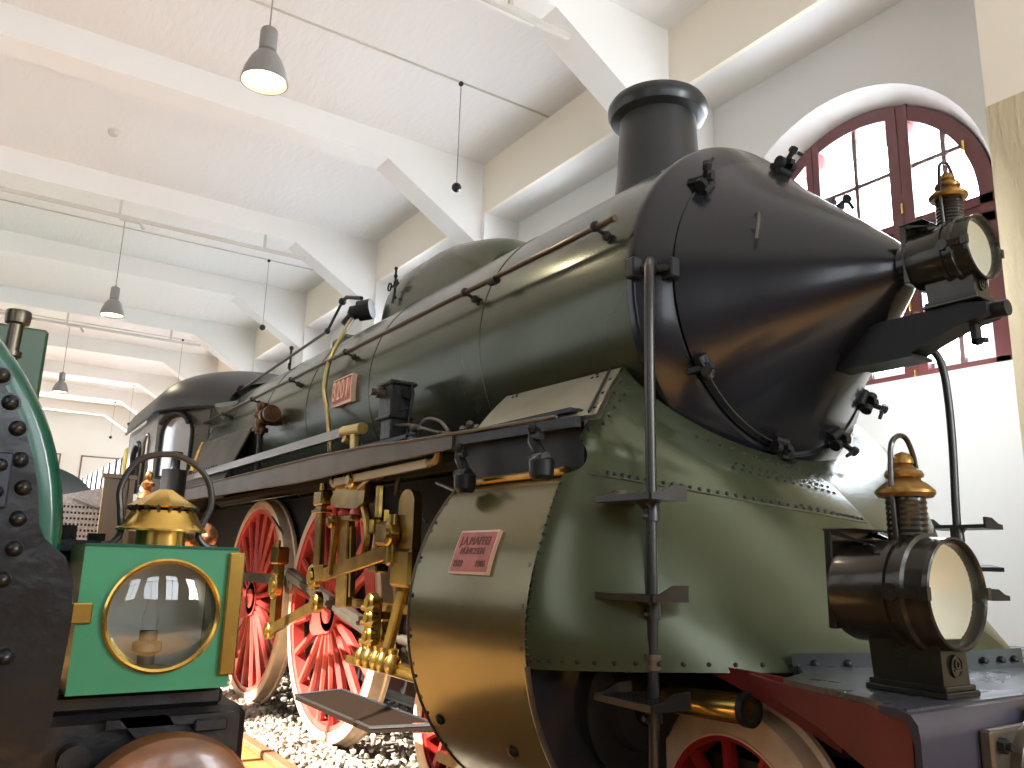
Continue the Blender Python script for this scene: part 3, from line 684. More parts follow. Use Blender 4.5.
# ------------------------------------------------ wheels
def wheel(name, x, z, R, nsp, y=-.80, cw=None, spw=.05, crank=None, ang0=0.):
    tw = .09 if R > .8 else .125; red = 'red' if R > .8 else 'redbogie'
    root = thing(name, (x, y, z), '', '') ; 
    for k in ('label', 'category'): 
        if k in root: del root[k]
    root.parent = L; root.location = (x, y, z); root['_o'] = (x, y, z)
    t = MB().lathe((x, y, z), (0, 1, 0), [(0, R-tw), (-.005, R-.02), (0.0, R-.005), (.01, R), (.10, R+.005), (.11, R+.028), (.14, R+.028), (.14, R-tw)], 80); t.build('tyre', 'tyre', root)
    rw = .06 if R > .8 else .03
    MB().lathe((x, y, z), (0, 1, 0), [(.01, R-tw-.002), (-.004, R-tw-.002), (-.004, R-tw-.01), (.01, R-tw-.01), (.012, R-tw-rw), (.12, R-tw-rw), (.12, R-tw-.002)], 80).build('rim', red, root)
    MB().ring((x, y-.007, z), (0, 1, 0), R-tw+.002, R-tw-.008, .006, 80).build('rim_line', 'lightred', root)
    hub = .17 if R > .8 else .11
    MB().lathe((x, y, z), (0, 1, 0), [(-.03, .0001), (-.03, hub*.6), (-.02, hub*.62), (-.02, hub), (0, hub+.02), (.15, hub+.02)], 40).build('hub', 'red', root)
    for k in range(nsp):
        a = 2*pi*(k+.5)/nsp+ang0; d = V((cos(a), 0, sin(a))); n = V((-sin(a), 0, cos(a))); c = V((x, y+.05, z)); sp_ = MB(); r0, r1 = hub*.8, R-tw-.02
        pts = []
        for r_, w_, t_ in ((r0, spw*.8, .045), ((r0+r1)/2, spw*.85, .034), (r1, spw*1.35, .028)):
            for q in ((-w_, -t_*.5), (-w_*.55, -t_*1.25), (w_*.55, -t_*1.25), (w_, -t_*.5), (w_*.6, t_), (-w_*.6, t_)): pts.append(c+d*r_+n*q[0]*.62+V((0, q[1], 0)))
        fs = []
        for i in range(2):
            for j in range(6): fs.append((i*6+j, i*6+(j+1) % 6, (i+1)*6+(j+1) % 6, (i+1)*6+j))
        sp_.add(pts, fs); s2 = sp_.build('spoke', red, root, ang=25)
    if crank is not None:
        a = crank; cx, cz = x+.32*cos(a), z+.32*sin(a); mb = MB(); P2 = []
        for k in range(13): t = a+pi/2+pi*k/12; P2.append((x+.19*cos(t), y-.02, z+.19*sin(t)))
        for k in range(13): t = a-pi/2+pi*k/12; P2.append((cx+.12*cos(t), y-.02, cz+.12*sin(t)))
        mb.prism(P2, (0, .07, 0)); mb.build('crank_boss', 'red', root)
    if cw is not None:
        mb = MB(); n = 14; P2 = [(x+(R-.13)*cos(cw-.62+1.24*k/n), y, z+(R-.13)*sin(cw-.62+1.24*k/n)) for k in range(n+1)]
        mb.prism(P2, (0, .09, 0)); mb.build('counterweight', 'red', root)
    return root
w2 = wheel('driving_wheel', 0, 1.10, 1.10, 20, crank=radians(200), cw=radians(20))
wheel('driving_wheel', -2.34, 1.10, 1.10, 20, crank=radians(200), cw=radians(20))
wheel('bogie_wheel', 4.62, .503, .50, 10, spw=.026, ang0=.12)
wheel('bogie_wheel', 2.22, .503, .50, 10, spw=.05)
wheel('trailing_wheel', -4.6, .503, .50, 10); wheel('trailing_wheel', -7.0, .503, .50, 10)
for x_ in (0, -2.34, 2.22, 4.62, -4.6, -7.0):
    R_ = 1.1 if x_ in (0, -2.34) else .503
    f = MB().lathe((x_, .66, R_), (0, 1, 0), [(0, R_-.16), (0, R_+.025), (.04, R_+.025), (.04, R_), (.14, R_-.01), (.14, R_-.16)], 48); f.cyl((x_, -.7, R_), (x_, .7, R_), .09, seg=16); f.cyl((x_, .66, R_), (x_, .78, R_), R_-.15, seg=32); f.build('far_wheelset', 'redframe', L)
# bogie frame behind the fairing
bg = MB(); bg.box((2.45, -1.0, .36), (3.9, -.96, .42)); bg.box((3.02, -1.01, .22), (3.08, -.94, .5)); bg.box((3.0, -.62, .45), (5.5, -.55, .85)); bg.box((2.6, -.5, .2), (4.4, .5, .6))
bg.build('bogie_frame', 'steel', L)
# ------------------------------------------------ motion and valve gear
def part(name, mb, m='gold', parent=None): return mb.build(name, m, parent or L)
def boss(mb, x, y, z, r, h=.06): mb.lathe((x, y+.0, z), (0, -1, 0), [(-h/2, r), (h/2-.01, r), (h/2, r*.85), (h/2, r*.55), (h/2+.015, r*.5), (h/2+.015, .0001)], 20)
m1 = MB(); m1.bar((-2.55, -1.0, 1.0+.35), (-.45, -1.0, 1.35), .05, .095); boss(m1, -.45, -1.02, 1.34, .11); part('coupling_rod', m1, 'steel')
m1 = MB(); m1.bar((-.52, -1.12, 1.58), (-.50, -1.12, .95), .06, .15, (1, 0, 0)); boss(m1, -.52, -1.14, 1.30, .12); m1.box((-.62, -1.18, 1.50), (-.42, -1.06, 1.66), .015); m1.cyl((-.52, -1.15, 1.66), (-.52, -1.15, 1.72), .03, seg=10); part('big_end', m1)
m1 = MB(); m1.bar((-.40, -1.2, .91), (.72, -1.2, 1.20), .035, .085); boss(m1, .72, -1.2, 1.22, .085); boss(m1, -.4, -1.2, .91, .08); part('return_crank_rod', m1)
m1 = MB(); m1.bar((-.4, -1.05, 1.42), (1.55, -1.05, 1.05), .06, .10); m1.bar((-.38, -1.09, 1.42), (1.5, -1.09, 1.055), .02, .04); part('connecting_rod', m1, 'steel')
m1 = MB(); m1.box((1.5, -1.12, .92), (1.78, -.98, 1.16), .015); m1.box((1.55, -1.14, 1.16), (1.75, -1.0, 1.22), .01); m1.box((1.55, -1.14, .86), (1.75, -1.0, .92), .01); part('crosshead', m1)
m1 = MB(); m1.box((1.15, -1.10, 1.21), (3.12, -1.0, 1.27), .008); m1.box((1.15, -1.10, .80), (3.12, -1.0, .86), .008); part('slide_bar', m1, 'gold')
m1 = MB(); m1.cyl((1.75, -1.05, 1.04), (3.12, -1.05, 1.04), .035, seg=14); part('piston_rod', m1, 'steel')
# expansion link on its bracket
m1 = MB(); m1.bar((.84, -1.25, 1.48), (.80, -1.25, 2.05), .05, .13, (1, 0, 0), .008); m1.box((.74, -1.30, 1.98), (.92, -1.2, 2.10), .012); m1.box((.72, -1.30, 1.92), (.93, -1.2, 1.95), .005); m1.cyl((.82, -1.25, 2.1), (.82, -1.25, 2.16), .03, seg=12); part('front_column', m1)
m1 = MB(); m1.bar((1.38, -1.24, 1.22), (1.33, -1.24, 1.86), .06, .19, (1, 0, 0), .01); m1.bar((1.18, -1.28, 1.45), (1.24, -1.28, 1.88), .04, .045, (1, 0, 0)); m1.bar((1.52, -1.24, 1.30), (1.46, -1.24, 1.8), .04, .03, (1, 0, 0)); boss(m1, 1.2, -1.3, 1.84, .05); m1.box((1.22, -1.28, 1.84), (1.5, -1.2, 1.89), .01); part('expansion_link', m1)
m1 = MB(); m1.tube([(1.52, -1.2, 2.0), (1.62, -1.2, 1.85), (1.66, -1.2, 1.72), (1.62, -1.2, 1.60)], .035, 8, 4); m1.cyl((1.45, -1.2, 1.58), (1.9, -1.2, 1.52), .018, seg=8); m1.cyl((1.84, -1.2, 1.50), (1.82, -1.2, 2.08), .034, seg=10); m1.lathe((1.82, -1.2, 1.74), (0, 0, 1), [(0, .04), (.02, .07), (.10, .07), (.12, .04)], 14); m1.box((1.78, -1.25, 1.48), (1.92, -1.15, 1.54), .01); part('lifting_link', m1)
m1 = MB(); m1.bar((.76, -1.25, 1.44), (1.0, -1.25, 1.46), .06, .12, bev=.01); m1.bar((.98, -1.25, 1.44), (2.12, -1.25, 1.62), .045, .105, bev=.008); boss(m1, .76, -1.25, 1.42, .10); boss(m1, 2.15, -1.25, 1.60, .07); m1.box((2.02, -1.32, 1.66), (2.2, -1.18, 1.82), .02); m1.cyl((2.06, -1.25, 1.82), (2.06, -1.25, 1.9), .025, seg=8); part('radius_rod', m1)
m1 = MB()
pl_ = [(2.29, 1.6), (2.29, 1.93)]+[(2.40-.11*cos(pi*k/8), 1.93+.09*sin(pi*k/8)) for k in range(9)]+[(2.51, 1.6)]
m1.prism([(a, -1.28, b) for a, b in pl_], (0, .06, 0)); m1.box((2.24, -1.3, 1.40), (2.52, -1.18, 1.64), .02); boss(m1, 2.27, -1.32, 1.73, .075); m1.cyl((2.27, -1.3, 1.55), (2.27, -1.3, 1.86), .04, seg=12); part('valve_spindle_guide', m1)
m1 = MB(); m1.bar((2.36, -1.22, 1.5), (2.10, -1.22, .95), .05, .085, (1, 0, 0), .01); m1.bar((2.5, -1.15, 1.5), (2.5, -1.15, .9), .05, .08, (1, 0, 0)); part('combination_lever', m1)
m1 = MB(); m1.bar((1.86, -1.2, 1.32), (1.84, -1.2, .95), .06, .10, (1, 0, 0), .01)
for z_ in (1.28, 1.18, 1.06, .96): boss(m1, 1.85, -1.23, z_, .065); m1.cyl((1.76, -1.25, z_-.04), (1.96, -1.25, z_-.04), .022, seg=8)
part('crosshead_arm', m1)
m1 = MB(); m1.bar((1.75, -1.2, .93), (2.9, -1.2, .86), .05, .06)
for x_ in (1.78, 1.9, 2.02, 2.12, 2.25): m1.lathe((x_, -1.24, .86), (0, 0, 1), [(0, .04), (.03, .055), (.09, .05), (.12, .03), (.15, .035), (.16, .0001)], 12)
m1.cyl((2.3, -1.22, .88), (3.12, -1.22, .86), .022, seg=8); part('union_link', m1)
m1 = MB()
for x_, z_, s_ in ((2.62, 1.36, .09), (2.72, 1.10, .08), (2.62, .92, .1), (2.85, 1.5, .08)): m1.box((x_-s_, -1.16, z_-s_*.6), (x_+s_*1.6, -1.02, z_+s_*.6), .012)
for z_ in (1.45, 1.25, 1.02): m1.cyl((2.3, -1.15, z_), (3.1, -1.15, z_), .028, seg=10)
part('valve_guide_frame', m1)
# reversing shaft: reach rod, pale yellow lever, weigh bracket
m1 = MB(); m1.bar((-4.6, -1.24, 2.55), (1.10, -1.24, 2.545), .03, .075); part('reach_rod', m1, mat('reach_rod_grey', (.20, .19, .16), .35, .4))
m1 = MB(); m1.cyl((1.10, -1.22, 2.555), (1.47, -1.22, 2.54), .045, seg=18); m1.sph((1.10, -1.22, 2.555), .045, 12); m1.bar((1.32, -1.22, 2.54), (1.35, -1.22, 2.30), .05, .085, (1, 0, 0), .01); m1.cyl((1.18, -1.25, 2.49), (1.18, -1.19, 2.47), .035, seg=12); part('reversing_lever', m1, 'paleyellow')
m1 = MB(); m1.bar((1.37, -1.25, 2.25), (1.42, -1.25, 2.1), .07, .12, (1, 0, 0)); m1.prism([(.98, -1.25, 2.02), (1.20, -1.25, 2.18), (1.40, -1.25, 2.20), (1.52, -1.25, 2.14), (1.66, -1.25, 2.10), (1.64, -1.25, 1.97), (1.50, -1.25, 1.93), (1.05, -1.25, 1.96)], (0, .08, 0)); boss(m1, 1.14, -1.27, 2.16, .06); boss(m1, 1.52, -1.27, 2.14, .07, .1); m1.bar((1.5, -1.22, 2.13), (1.9, -1.22, 2.16), .04, .05); m1.bar((1.6, -1.28, 2.07), (1.95, -1.28, 2.17), .02, .025); part('weigh_bracket', m1)
m1 = MB(); m1.lathe((1.18, -1.18, 1.92), (0, 0, 1), [(-.12, .06), (.0, .07), (.04, .03)], 16); m1.lathe((1.42, -1.2, 1.92), (0, 0, 1), [(-.05, .065), (.02, .045), (.06, .03)], 16); part('oil_cup', m1, 'red')
# gold footstep board held under the motion
m1 = MB(); q = [(1.02, -1.38, .60), (2.32, -1.38, .57), (2.86, -1.18, .635), (1.42, -1.18, .66)]
m1.prism([V(a)-V((0, 0, .03)) for a in [(1.02, -1.42, .57), (2.36, -1.42, .57), (2.78, -1.20, .64), (1.36, -1.20, .64)]], (0, 0, .03)); 
fb = part('foot_board', m1, mat('board_brown', (.010, .0055, .0035), .6, .0, .0, ior=1.2))
m1 = MB(); m1.tube([(1.02, -1.42, .575), (2.36, -1.42, .575), (2.78, -1.20, .645), (1.36, -1.20, .645), (1.02, -1.42, .575)], .010, 6); part('board_edge', m1, 'iron', fb)
m1 = MB(); m1.tube([(2.6, -1.25, .60), (2.9, -1.1, .64), (3.15, -1.0, .70)], .03, 10, 3); part('board_bracket', m1, 'copper')
# small cross rods against the dark frame
for a, b in (((-1.55, -.9, 1.98), (-1.0, -.95, 1.80)), ((2.0, -1.1, 2.02), (2.35, -1.1, 1.82)), ((2.65, -1.2, 2.05), (2.95, -1.2, 1.97))): m1 = MB(); m1.cyl(a, b, .012, seg=6); part('brake_rod', m1, 'steel')
m1 = MB(); m1.cyl((1.9, -1.1, 2.16), (1.86, -1.1, 2.02), .018, seg=8); part('hanger_pin', m1, 'steel')
# ------------------------------------------------ ladder poles with steps
def ladder(side):
    s_ = side; n = 'climbing_pole'
    t = MB(); y = 1.22*s_
    t.tube([(4.34, .94*s_, ZA+.02), (4.45, 1.05*s_, ZA+.0), (4.56, 1.17*s_, 2.94), (4.61, y, 2.80), (4.62, y*1.01, 2.4), (4.61, y, 1.9), (4.61, y, 1.4), (4.61, y, .45)], .0235, 12, 5)
    pole = t.build(n, 'ladder', L)
    br = MB()
    for x_, yy in ((4.27, .995), (4.385, .845)): br.box((x_-.035, (yy-.02)*s_, ZA-.02), (x_+.035, (yy+.045)*s_, ZA+.085), .008)
    br.cyl((4.3, .98*s_, ZA+.03), (4.4, .87*s_, ZA+.03), .02, seg=8); br.build('pole_bracket', 'iron', pole)
    for z_ in (1.85, 1.45, 1.045):
        sx, y0, y1 = .165, y+.0*s_, y+.0
        yo, yi = (1.385)*s_, 1.19*s_
        stp = MB(); stp.box((4.61-sx, yo, z_-.012), (4.61+sx, yi, z_+.0))
        # upturned lip round the outer and front edges
        for k in range(6): yy = yo+(yi-yo)*(k+.5)/6; stp.bar((4.61-sx+.01, yy, z_+.004), (4.61+sx-.01, yy, z_+.004), .012, .010)
        for xx in (4.61+sx, 4.61-sx): stp.prism([(xx, yo, z_-.015), (xx, yi, z_-.015), (xx, yi, z_+.05), (xx, yo+(yi-yo)*.6, z_+.048), (xx, yo+(yi-yo)*.25, z_+.018), (xx, yo, z_+.012)], (.012 if xx > 4.61 else -.012, 0, 0))
        stp.bar((4.61-sx, yo, z_-.002), (4.61+sx, yo, z_-.002), .014, .026)
        stp.prism([(4.58, yo*.93, z_-.012), (4.58, yi, z_-.012), (4.58, yi, z_-.08)], (.05, 0, 0))
        stp.lathe((4.61, y, z_-.09), (0, 0, 1), [(0, .026), (0, .034), (.03, .034), (.08, .03)], 14)
        stp.cyl((4.61, y, z_-.07), (4.61, y*1.045, z_-.07), .012, seg=6); stp.build('step', 'ladder', pole)
    cl = MB(); cl.lathe((4.61, y, 1.10+.0), (0, 0, 1), [(.06, .03), (.06, .04), (.075, .04), (.075, .03), (.10, .03), (.10, .042), (.12, .042), (.12, .02)], 12); cl.build('pole_clamp', 'steel', pole)
ladder(-1); ladder(1)
MB().bar((5.2, .35, 1.60), (4.8, 1.05, 1.62), .12, .02).build('far_footplate', 'iron', L)
# top lamp bracket standing off the cone
hb = MB(); pts = [(4.70, 2.62), (4.80, 2.68), (4.97, 2.765), (5.30, 2.765), (5.40, 2.765), (5.50, 2.745), (5.50, 2.69), (5.42, 2.675), (5.34, 2.655), (5.24, 2.62), (5.15, 2.585), (5.0, 2.57), (4.70, 2.565)]
hb.prism([(a, -.065, b) for a, b in pts], (0, .13, 0)); hb.cyl((5.44, 0, 2.715), (5.56, 0, 2.715), .036, seg=16); hb.box((5.40, -.02, 2.58), (5.425, .03, 2.67)); hb.box((5.40, -.02, 2.58), (5.46, .01, 2.60)); hb.box((4.85, -.09, 2.56), (5.16, .09, 2.575)); hb.build('lamp_bracket', 'iron', L)
# ------------------------------------------------ cab and tender
cb = MB(); yA, xA, yB, xB = .985, -4.45, 1.50, -5.30
def quadw(mb, pts): mb.add(pts, [tuple(range(len(pts)))])
# roof: arch extruded, drawn down in front onto the barrel
def roof(u, v):
    a = pi*v; x = -4.25-3.45*u
    k = min(1, (u*3.45)/1.15); k = sin(k*pi/2)
    hw = lerp(.80, 1.56, k); zc = lerp(3.60, 3.58, k)-.07*u; h = lerp(.42, .80, k)
    return (x, -hw*cos(a), zc+h*abs(sin(a))**.85)
cb.grid(roof, 24, 28); cab = cb.build('cab', mat('cab_roof_grey', (.045, .042, .038), .4, .2), L)
for sg in (-1, 1): MB().prism([(-4.5, .985*sg, 2.9), (-4.5, .985*sg, 3.63), (-3.75, .80*sg, 3.60), (-3.75, .93*sg, 3.25)], (0, -.02*sg, 0)).build('cab_shoulder', 'cab', cab)
rg = MB(); rg.tube([roof(k/24, 0) for k in range(25)], .022, 8); rg.tube([roof(k/24, 1) for k in range(25)], .022, 8); rg.build('roof_gutter', 'iron', cab)
def wall_window(mb, O, U, wid, z0, z1, wx0, wx1, wz0, wz1, arc=.0, n=14):
    """flat wall in plane O + s*U with one arched opening"""
    U = V(U).normalized(); P3 = lambda s_, z: V(O)+U*s_+V((0, 0, z)); h = [(wx0, wz0)]
    R_ = (wx1-wx0)/2; cxx = (wx0+wx1)/2; zz = wz1-R_*arc
    ap = [(cxx-R_*cos(pi*k/n), zz+R_*arc*sin(pi*k/n)) for k in range(n+1)]
    mb.add([P3(0, z0), P3(wx0, z0), P3(wx0, z1), P3(0, z1)], [(0, 1, 2, 3)]); mb.add([P3(wx1, z0), P3(wid, z0), P3(wid, z1), P3(wx1, z1)], [(0, 1, 2, 3)])
    mb.add([P3(wx0, z0), P3(wx1, z0), P3(wx1, wz0), P3(wx0, wz0)], [(0, 1, 2, 3)])
    vs = []; fs = []
    for p in ap: vs += [P3(*p), P3(p[0], z1)]
    for k in range(n): fs.append((2*k, 2*k+1, 2*k+3, 2*k+2))
    mb.add(vs, fs)
    return [P3(wx0, wz0)]+[P3(*p) for p in ap]+[P3(wx1, wz0)]
bk = MB(); bk.prism([roof(.07, k/20) for k in range(21)], (-.02, 0, 0)); bk.build('bulkhead', 'cab', cab)
U = (xB-xA, -(yB-yA), 0); WL = V(U).length
cw_ = MB(); loop = wall_window(cw_, (xA, -yA, 0), U, WL, 2.3, 3.62, .30*WL, .90*WL, 2.62, 3.50, .9)
cw_.build('cab_front', 'cab', cab)
MB().add([(xA, yA, 2.3), (xB, yB, 2.3), (xB, yB, 3.62), (xA, yA, 3.62)], [(0, 1, 2, 3)]).build('cab_front', 'cab', cab)
MB().tube(loop+[loop[0]], .03, 8).build('window_frame', 'iron', cab)
MB().tube([V(p)+V((.05, -.06, .02)) for p in loop[3:-3]], .035, 8).build('window_hood', 'iron', cab)
g = MB(); c0 = sum((V(p) for p in loop), V((0, 0, 0)))/len(loop); g.add([tuple(V(p)+V((0, .01, 0))) for p in loop], [tuple(range(len(loop)))]); g.build('window_glass', mat('cab_glass', (.75, .78, .82), .06, .6), cab)
cs = MB(); l1 = wall_window(cs, (xB, -yB, 0), (-1, 0, 0), .95, 1.9, 3.60, .50, .92, 2.55, 3.32, .7); l2 = wall_window(cs, (xB-.95, -yB, 0), (-1, 0, 0), 1.45, 1.9, 3.52, .18, .85, 2.5, 3.26, .7)
cs.add([(xB, yB, 1.9), (-8, yB, 1.9), (-8, yB, 3.6), (xB, yB, 3.6)], [(0, 1, 2, 3)]); cs.add([(-6.4, -1.4, 1.9), (-6.4, 1.4, 1.9), (-6.4, 1.4, 3.2), (-6.4, -1.4, 3.2)], [(0, 1, 2, 3)])
cs.build('cab_side', 'tender', cab)
MB().tube(l1+[l1[0]], .022, 8).build('side_window_frame', 'tender', cab); MB().tube(l2+[l2[0]], .045, 8).build('side_window_frame', 'iron', cab)
MB().box((-8.05, -1.52, 2.6), (-7.75, -1.46, 3.30), .02).build('yellow_panel', 'yellow', cab)
td = MB(); td.box((-15.5, -1.5, 1.4), (-8.3, 1.5, 3.22), .06); tnd = td.build('tender', 'tender', L)
rb_ = MB()
for k in range(8): rb_.box((-8.9-k*.8, -1.52, 1.4), (-8.84-k*.8, -1.50, 3.2))
rb_.build('tender_rib', 'cab', tnd)
# sloped rivet shield in front of the cab
sh = MB(); sh.prism([(-4.4, -1.30, 2.42), (-2.45, -1.22, 2.42), (-2.15, -1.04, 3.02), (-3.3, -1.04, 3.05), (-4.4, -1.06, 3.06)], (0, .02, 0)); shd = sh.build('rivet_shield', 'valance', L)
sr = []
for k in range(16): sr.append(((-4.2+.11*k, -1.29, 2.58), (0, -1, .1), .014))
for k in range(8): sr.append(((-4.0+.12*k, -1.055, 3.0), (0, -1, .1), .012))
rivets(sr, 'shield_rivet', 'iron', shd)
MB().cyl((-4.45, -1.03, 3.05), (-4.15, -1.2, 2.62), .05, seg=14).build('shield_pipe', 'brass', shd)

# ================================================================== OIL LAMPS ON THE BLACK LOCOMOTIVE
def oil_lamp(x, y, zc, R, xb, label, zbase, s=1., badge=True):
    """x: lens plane, xb: rear of the drum"""
    t = thing('oil_headlamp', (x-.1, y, zbase), label, 'headlamp', 'oil headlamps of the black locomotive')
    Lb = x-xb
    MB().lathe((xb, y, zc), (1, 0, 0), [(0, .0001), (0, R*.93), (.02, R*.97), (Lb*.55, R*.97), (Lb*.56, R*1.05), (Lb*.62, R*1.05), (Lb*.63, R*1.0), (Lb*.72, R*1.0), (Lb*.74, R*1.09), (Lb*.80, R*1.09), (Lb*.82, R*1.02), (Lb-.012, R*1.0), (Lb, R*.98), (Lb-.002, R*.9), (Lb-.02, R*.88), (Lb-.06, R*.86)], 56, caps=False).build('lamp_drum', 'lampblack', t)
    MB().lathe((x, y, zc), (1, 0, 0), [(-.005, R*.985), (-.005, R*1.01), (.012, R*1.01), (.016, R*.97), (.010, R*.94), (-.005, R*.94), (-.005, R*.985)], 56).build('lens_rim', 'lampblack', t)
    MB().lathe((x-.01, y, zc), (1, 0, 0), [(-.16*s, .02), (-.15*s, R*.35), (-.11*s, R*.62), (-.03, R*.86), (-.0, R*.9)], 48, caps=False).build('reflector', 'reflector', t)
    MB().lathe((x-.004, y, zc), (1, 0, 0), [(0, R*.95), (.006, R*.5), (.008, .0001)], 48).build('lens', 'lens', t)
    cx = x-.135*s; z0 = zc+R*.9; r = .062*s
    pr_ = [(0, r), (.02*s, r)]
    for k in range(7): pr_ += [(.025*s+.018*s*k, r*1.04), (.034*s+.018*s*k, r*.98)]
    MB().lathe((cx, y, z0), (0, 0, 1), pr_+[(.155*s, r*1.02)], 32).build('lamp_chimney', 'lampblack', t)
    h = z0+.15*s
    MB().lathe((cx, y, h), (0, 0, 1), [(0, r), (0, r*1.35), (.012*s, r*1.5), (.022*s, r*1.5), (.04*s, r*1.2), (.055*s, r*.85), (.062*s, r*.8), (.066*s, r*.95), (.075*s, r*1.0), (.088*s, r*.9), (.10*s, r*.55), (.108*s, r*.45), (.114*s, r*.55), (.128*s, r*.52), (.145*s, r*.35), (.155*s, .0001)], 32).build('brass_cap', 'lampbrass', t)
    MB().tube([(cx, y-r*1.1, z0-.02*s), (cx, y-r*1.25, h), (cx, y-r*1.2, h+.09*s), (cx, y-r*1.0, h+.17*s), (cx, y-r*.3, h+.205*s), (cx, y+r*.5, h+.20*s), (cx, y+r*1.1, h+.14*s), (cx, y+r*1.3, h+.06*s), (cx, y+r*1.2, h+.03*s)], .009*s, 8, 5).build('carry_handle', 'lampblack', t)
    # rear plate and slide
    b = MB(); b.box((xb-.03*s, y-R*.72, zc-R*.75), (xb+.0, y+R*.72, zc+R*1.16), .004); b.prism([(xb, y-R*.72, zc+R*1.16), (xb, y-R*.72, zc+R*1.05), (xb+.16*s, y-R*.72, zc+R*.82)], (0, .01, 0)); b.prism([(xb, y+R*.70, zc+R*1.16), (xb, y+R*.70, zc+R*1.05), (xb+.16*s, y+R*.70, zc+R*.82)], (0, .01, 0)); b.box((xb-.03*s, y-R*.76, zc+R*1.13), (xb+.10*s, y+R*.76, zc+R*1.18), .003)
    b.build('rear_plate', 'lampblack', t)
    lt = MB(); lt.cyl((x-.10*s, y-R*1.12, zc), (x-.10*s, y-R*.98, zc), .028*s, seg=16); lt.bar((x-.10*s, y-R*1.08, zc), (x+.01, y-R*1.0, zc-.005), .012, .03); lt.box((x-.01, y-R*1.08, zc-.02), (x+.02, y-R*.96, zc+.02)); lt.build('door_latch', 'lampblack', t); lt = MB(); lt.box((x-.01, y+R*.97, zc-.02), (x+.02, y+R*1.08, zc+.02)); lt.build('door_latch', 'lampblack', t)
    # pedestal
    pd = MB(); wx = .115*s; wy = .075*s; cxx = x-.13*s; zt = zc-R*.80
    q0 = [(cxx-wx, y-wy, zbase+.03*s), (cxx+wx, y-wy, zbase+.03*s), (cxx+wx, y+wy, zbase+.03*s), (cxx-wx, y+wy, zbase+.03*s)]
    q1 = [(cxx-wx*1.12, y-wy*.95, zt), (cxx+wx*.95, y-wy*.95, zt), (cxx+wx*.95, y+wy*.95, zt), (cxx-wx*1.12, y+wy*.95, zt)]
    pd.add(q0+q1, [(0, 1, 2, 3), (4, 5, 6, 7), (0, 1, 5, 4), (1, 2, 6, 5), (2, 3, 7, 6), (3, 0, 4, 7)])
    pd.box((cxx-wx-.012, y-wy-.012, zbase+.018*s), (cxx+wx+.012, y+wy+.012, zbase+.034*s), .003); pd.box((cxx-wx-.02, y-wy-.02, zbase), (cxx+wx+.02, y+wy+.02, zbase+.018*s), .003)
    ped = pd.build('pedestal', 'lampblack', t)
    if badge:
        bg_ = MB(); bz = zbase+.09*s; bx = cxx+wx
        bg_.lathe((bx, y, bz), (1, 0, 0), [(0, .034*s), (.006, .034*s), (.006, .028*s), (.003, .027*s), (.003, .0001)], 24); bg_.box((bx, y-.02*s, bz-.014*s), (bx+.008, y+.02*s, bz-.009*s)); bg_.lathe((bx+.002, y, bz+.006*s), (1, 0, 0), [(0, .014*s), (.005, .014*s), (.005, .009*s), (0, .009*s)], 12); bg_.build('round_badge', 'lampblack', ped)
    return t
oil_lamp(5.78, -1.05, 1.513, .172, 5.44, 'big dark round oil headlamp with brass cap on the front platform, lower right', 1.206, 1.0)
oil_lamp(5.475, 0, 3.02, .152, 5.19, 'dark round oil headlamp on the bracket at the tip of the cone, before the window', 2.766, .92)

# ================================================================== GREEN LOCOMOTIVE ON THE LEFT
G = thing('green_locomotive', (5.0, -4.05, 0), 'old green and black locomotive with a wooden buffer, cut off by the left edge', 'locomotive')
GX, GY, GZ, GR = 5.0, -4.17, 1.57, .72
gb = MB().lathe((GX-3.5, GY, GZ), (1, 0, 0), [(0, .3), (0, GR-.04), (3.42, GR-.04)], 72); gb.build('green_boiler', 'green', G)
MB().lathe((GX, GY, GZ), (1, 0, 0), [(-.09, GR-.04), (-.09, GR-.004), (-.075, GR+.002), (-.05, GR+.004), (-.02, GR-.004), (-.004, GR-.016), (0, GR-.026), (.0, GR-.055), (-.02, GR-.06)], 96, caps=False).build('green_ring', 'green', G)
# black riveted front plate: round above, flaring to a skirt below
pp_ = []
for k in range(31): a = radians(-10+200*k/30); pp_.append((GX-.012, GY-(GR-.050)*cos(a)*-1, GZ+(GR-.050)*sin(a)))
right = [(a_, b_) for a_, b_ in ((-3.503, 1.63), (-3.487, 1.597), (-3.464, 1.578), (-3.438, 1.556), (-3.415, 1.504), (-3.408, 1.40), (-3.415, 1.25), (-3.43, 1.10), (-3.43, .4))]
left = [(2*GY-a, b) for a, b in right][::-1]
poly = [(GX-.012, a, b) for a, b in right[::-1]]+[(GX-.012, GY+(GR-.050)*cos(radians(a)), GZ+(GR-.050)*sin(radians(a))) for a in range(6, 175, 6)]+[(GX-.012, a, b) for a, b in left[::-1]]
MB().prism(poly, (.016, 0, 0)).build('front_plate', 'leftblack', G)
bl = [(2, 376), (10, 403), (17, 429), (20, 460), (23, 488), (18, 519), (14, 549), (2, 580), (5, 657)]
byz = [(-3.621, 1.96), (-3.596, 1.9), (-3.574, 1.842), (-3.559, 1.771), (-3.544, 1.708), (-3.545, 1.638), (-3.543, 1.571), (-3.557, 1.503), (-3.529, 1.338)]
for y_, z_ in byz: mb = MB(); mb.dome((GX+.004, y_, z_), (1, 0, 0), .019, .021, 16); mb.ring((GX+.003, y_, z_), (1, 0, 0), .0225, .017, .003, 16); mb.build('bolt', 'leftblack', G)
sd = MB(); sd.box((GX+.002, -3.70, 1.66), (GX+.018, -3.572, 1.785), .004); sdo = sd.build('hinge_plate', mat('hinge_blue_black', (.02, .025, .035), .35), G)
for z_ in (.185, .125): MB().dome((GX+.018, -3.595, GZ+z_), (1, 0, 0), .015, .016, 12).build('bolt', 'leftblack', sdo)
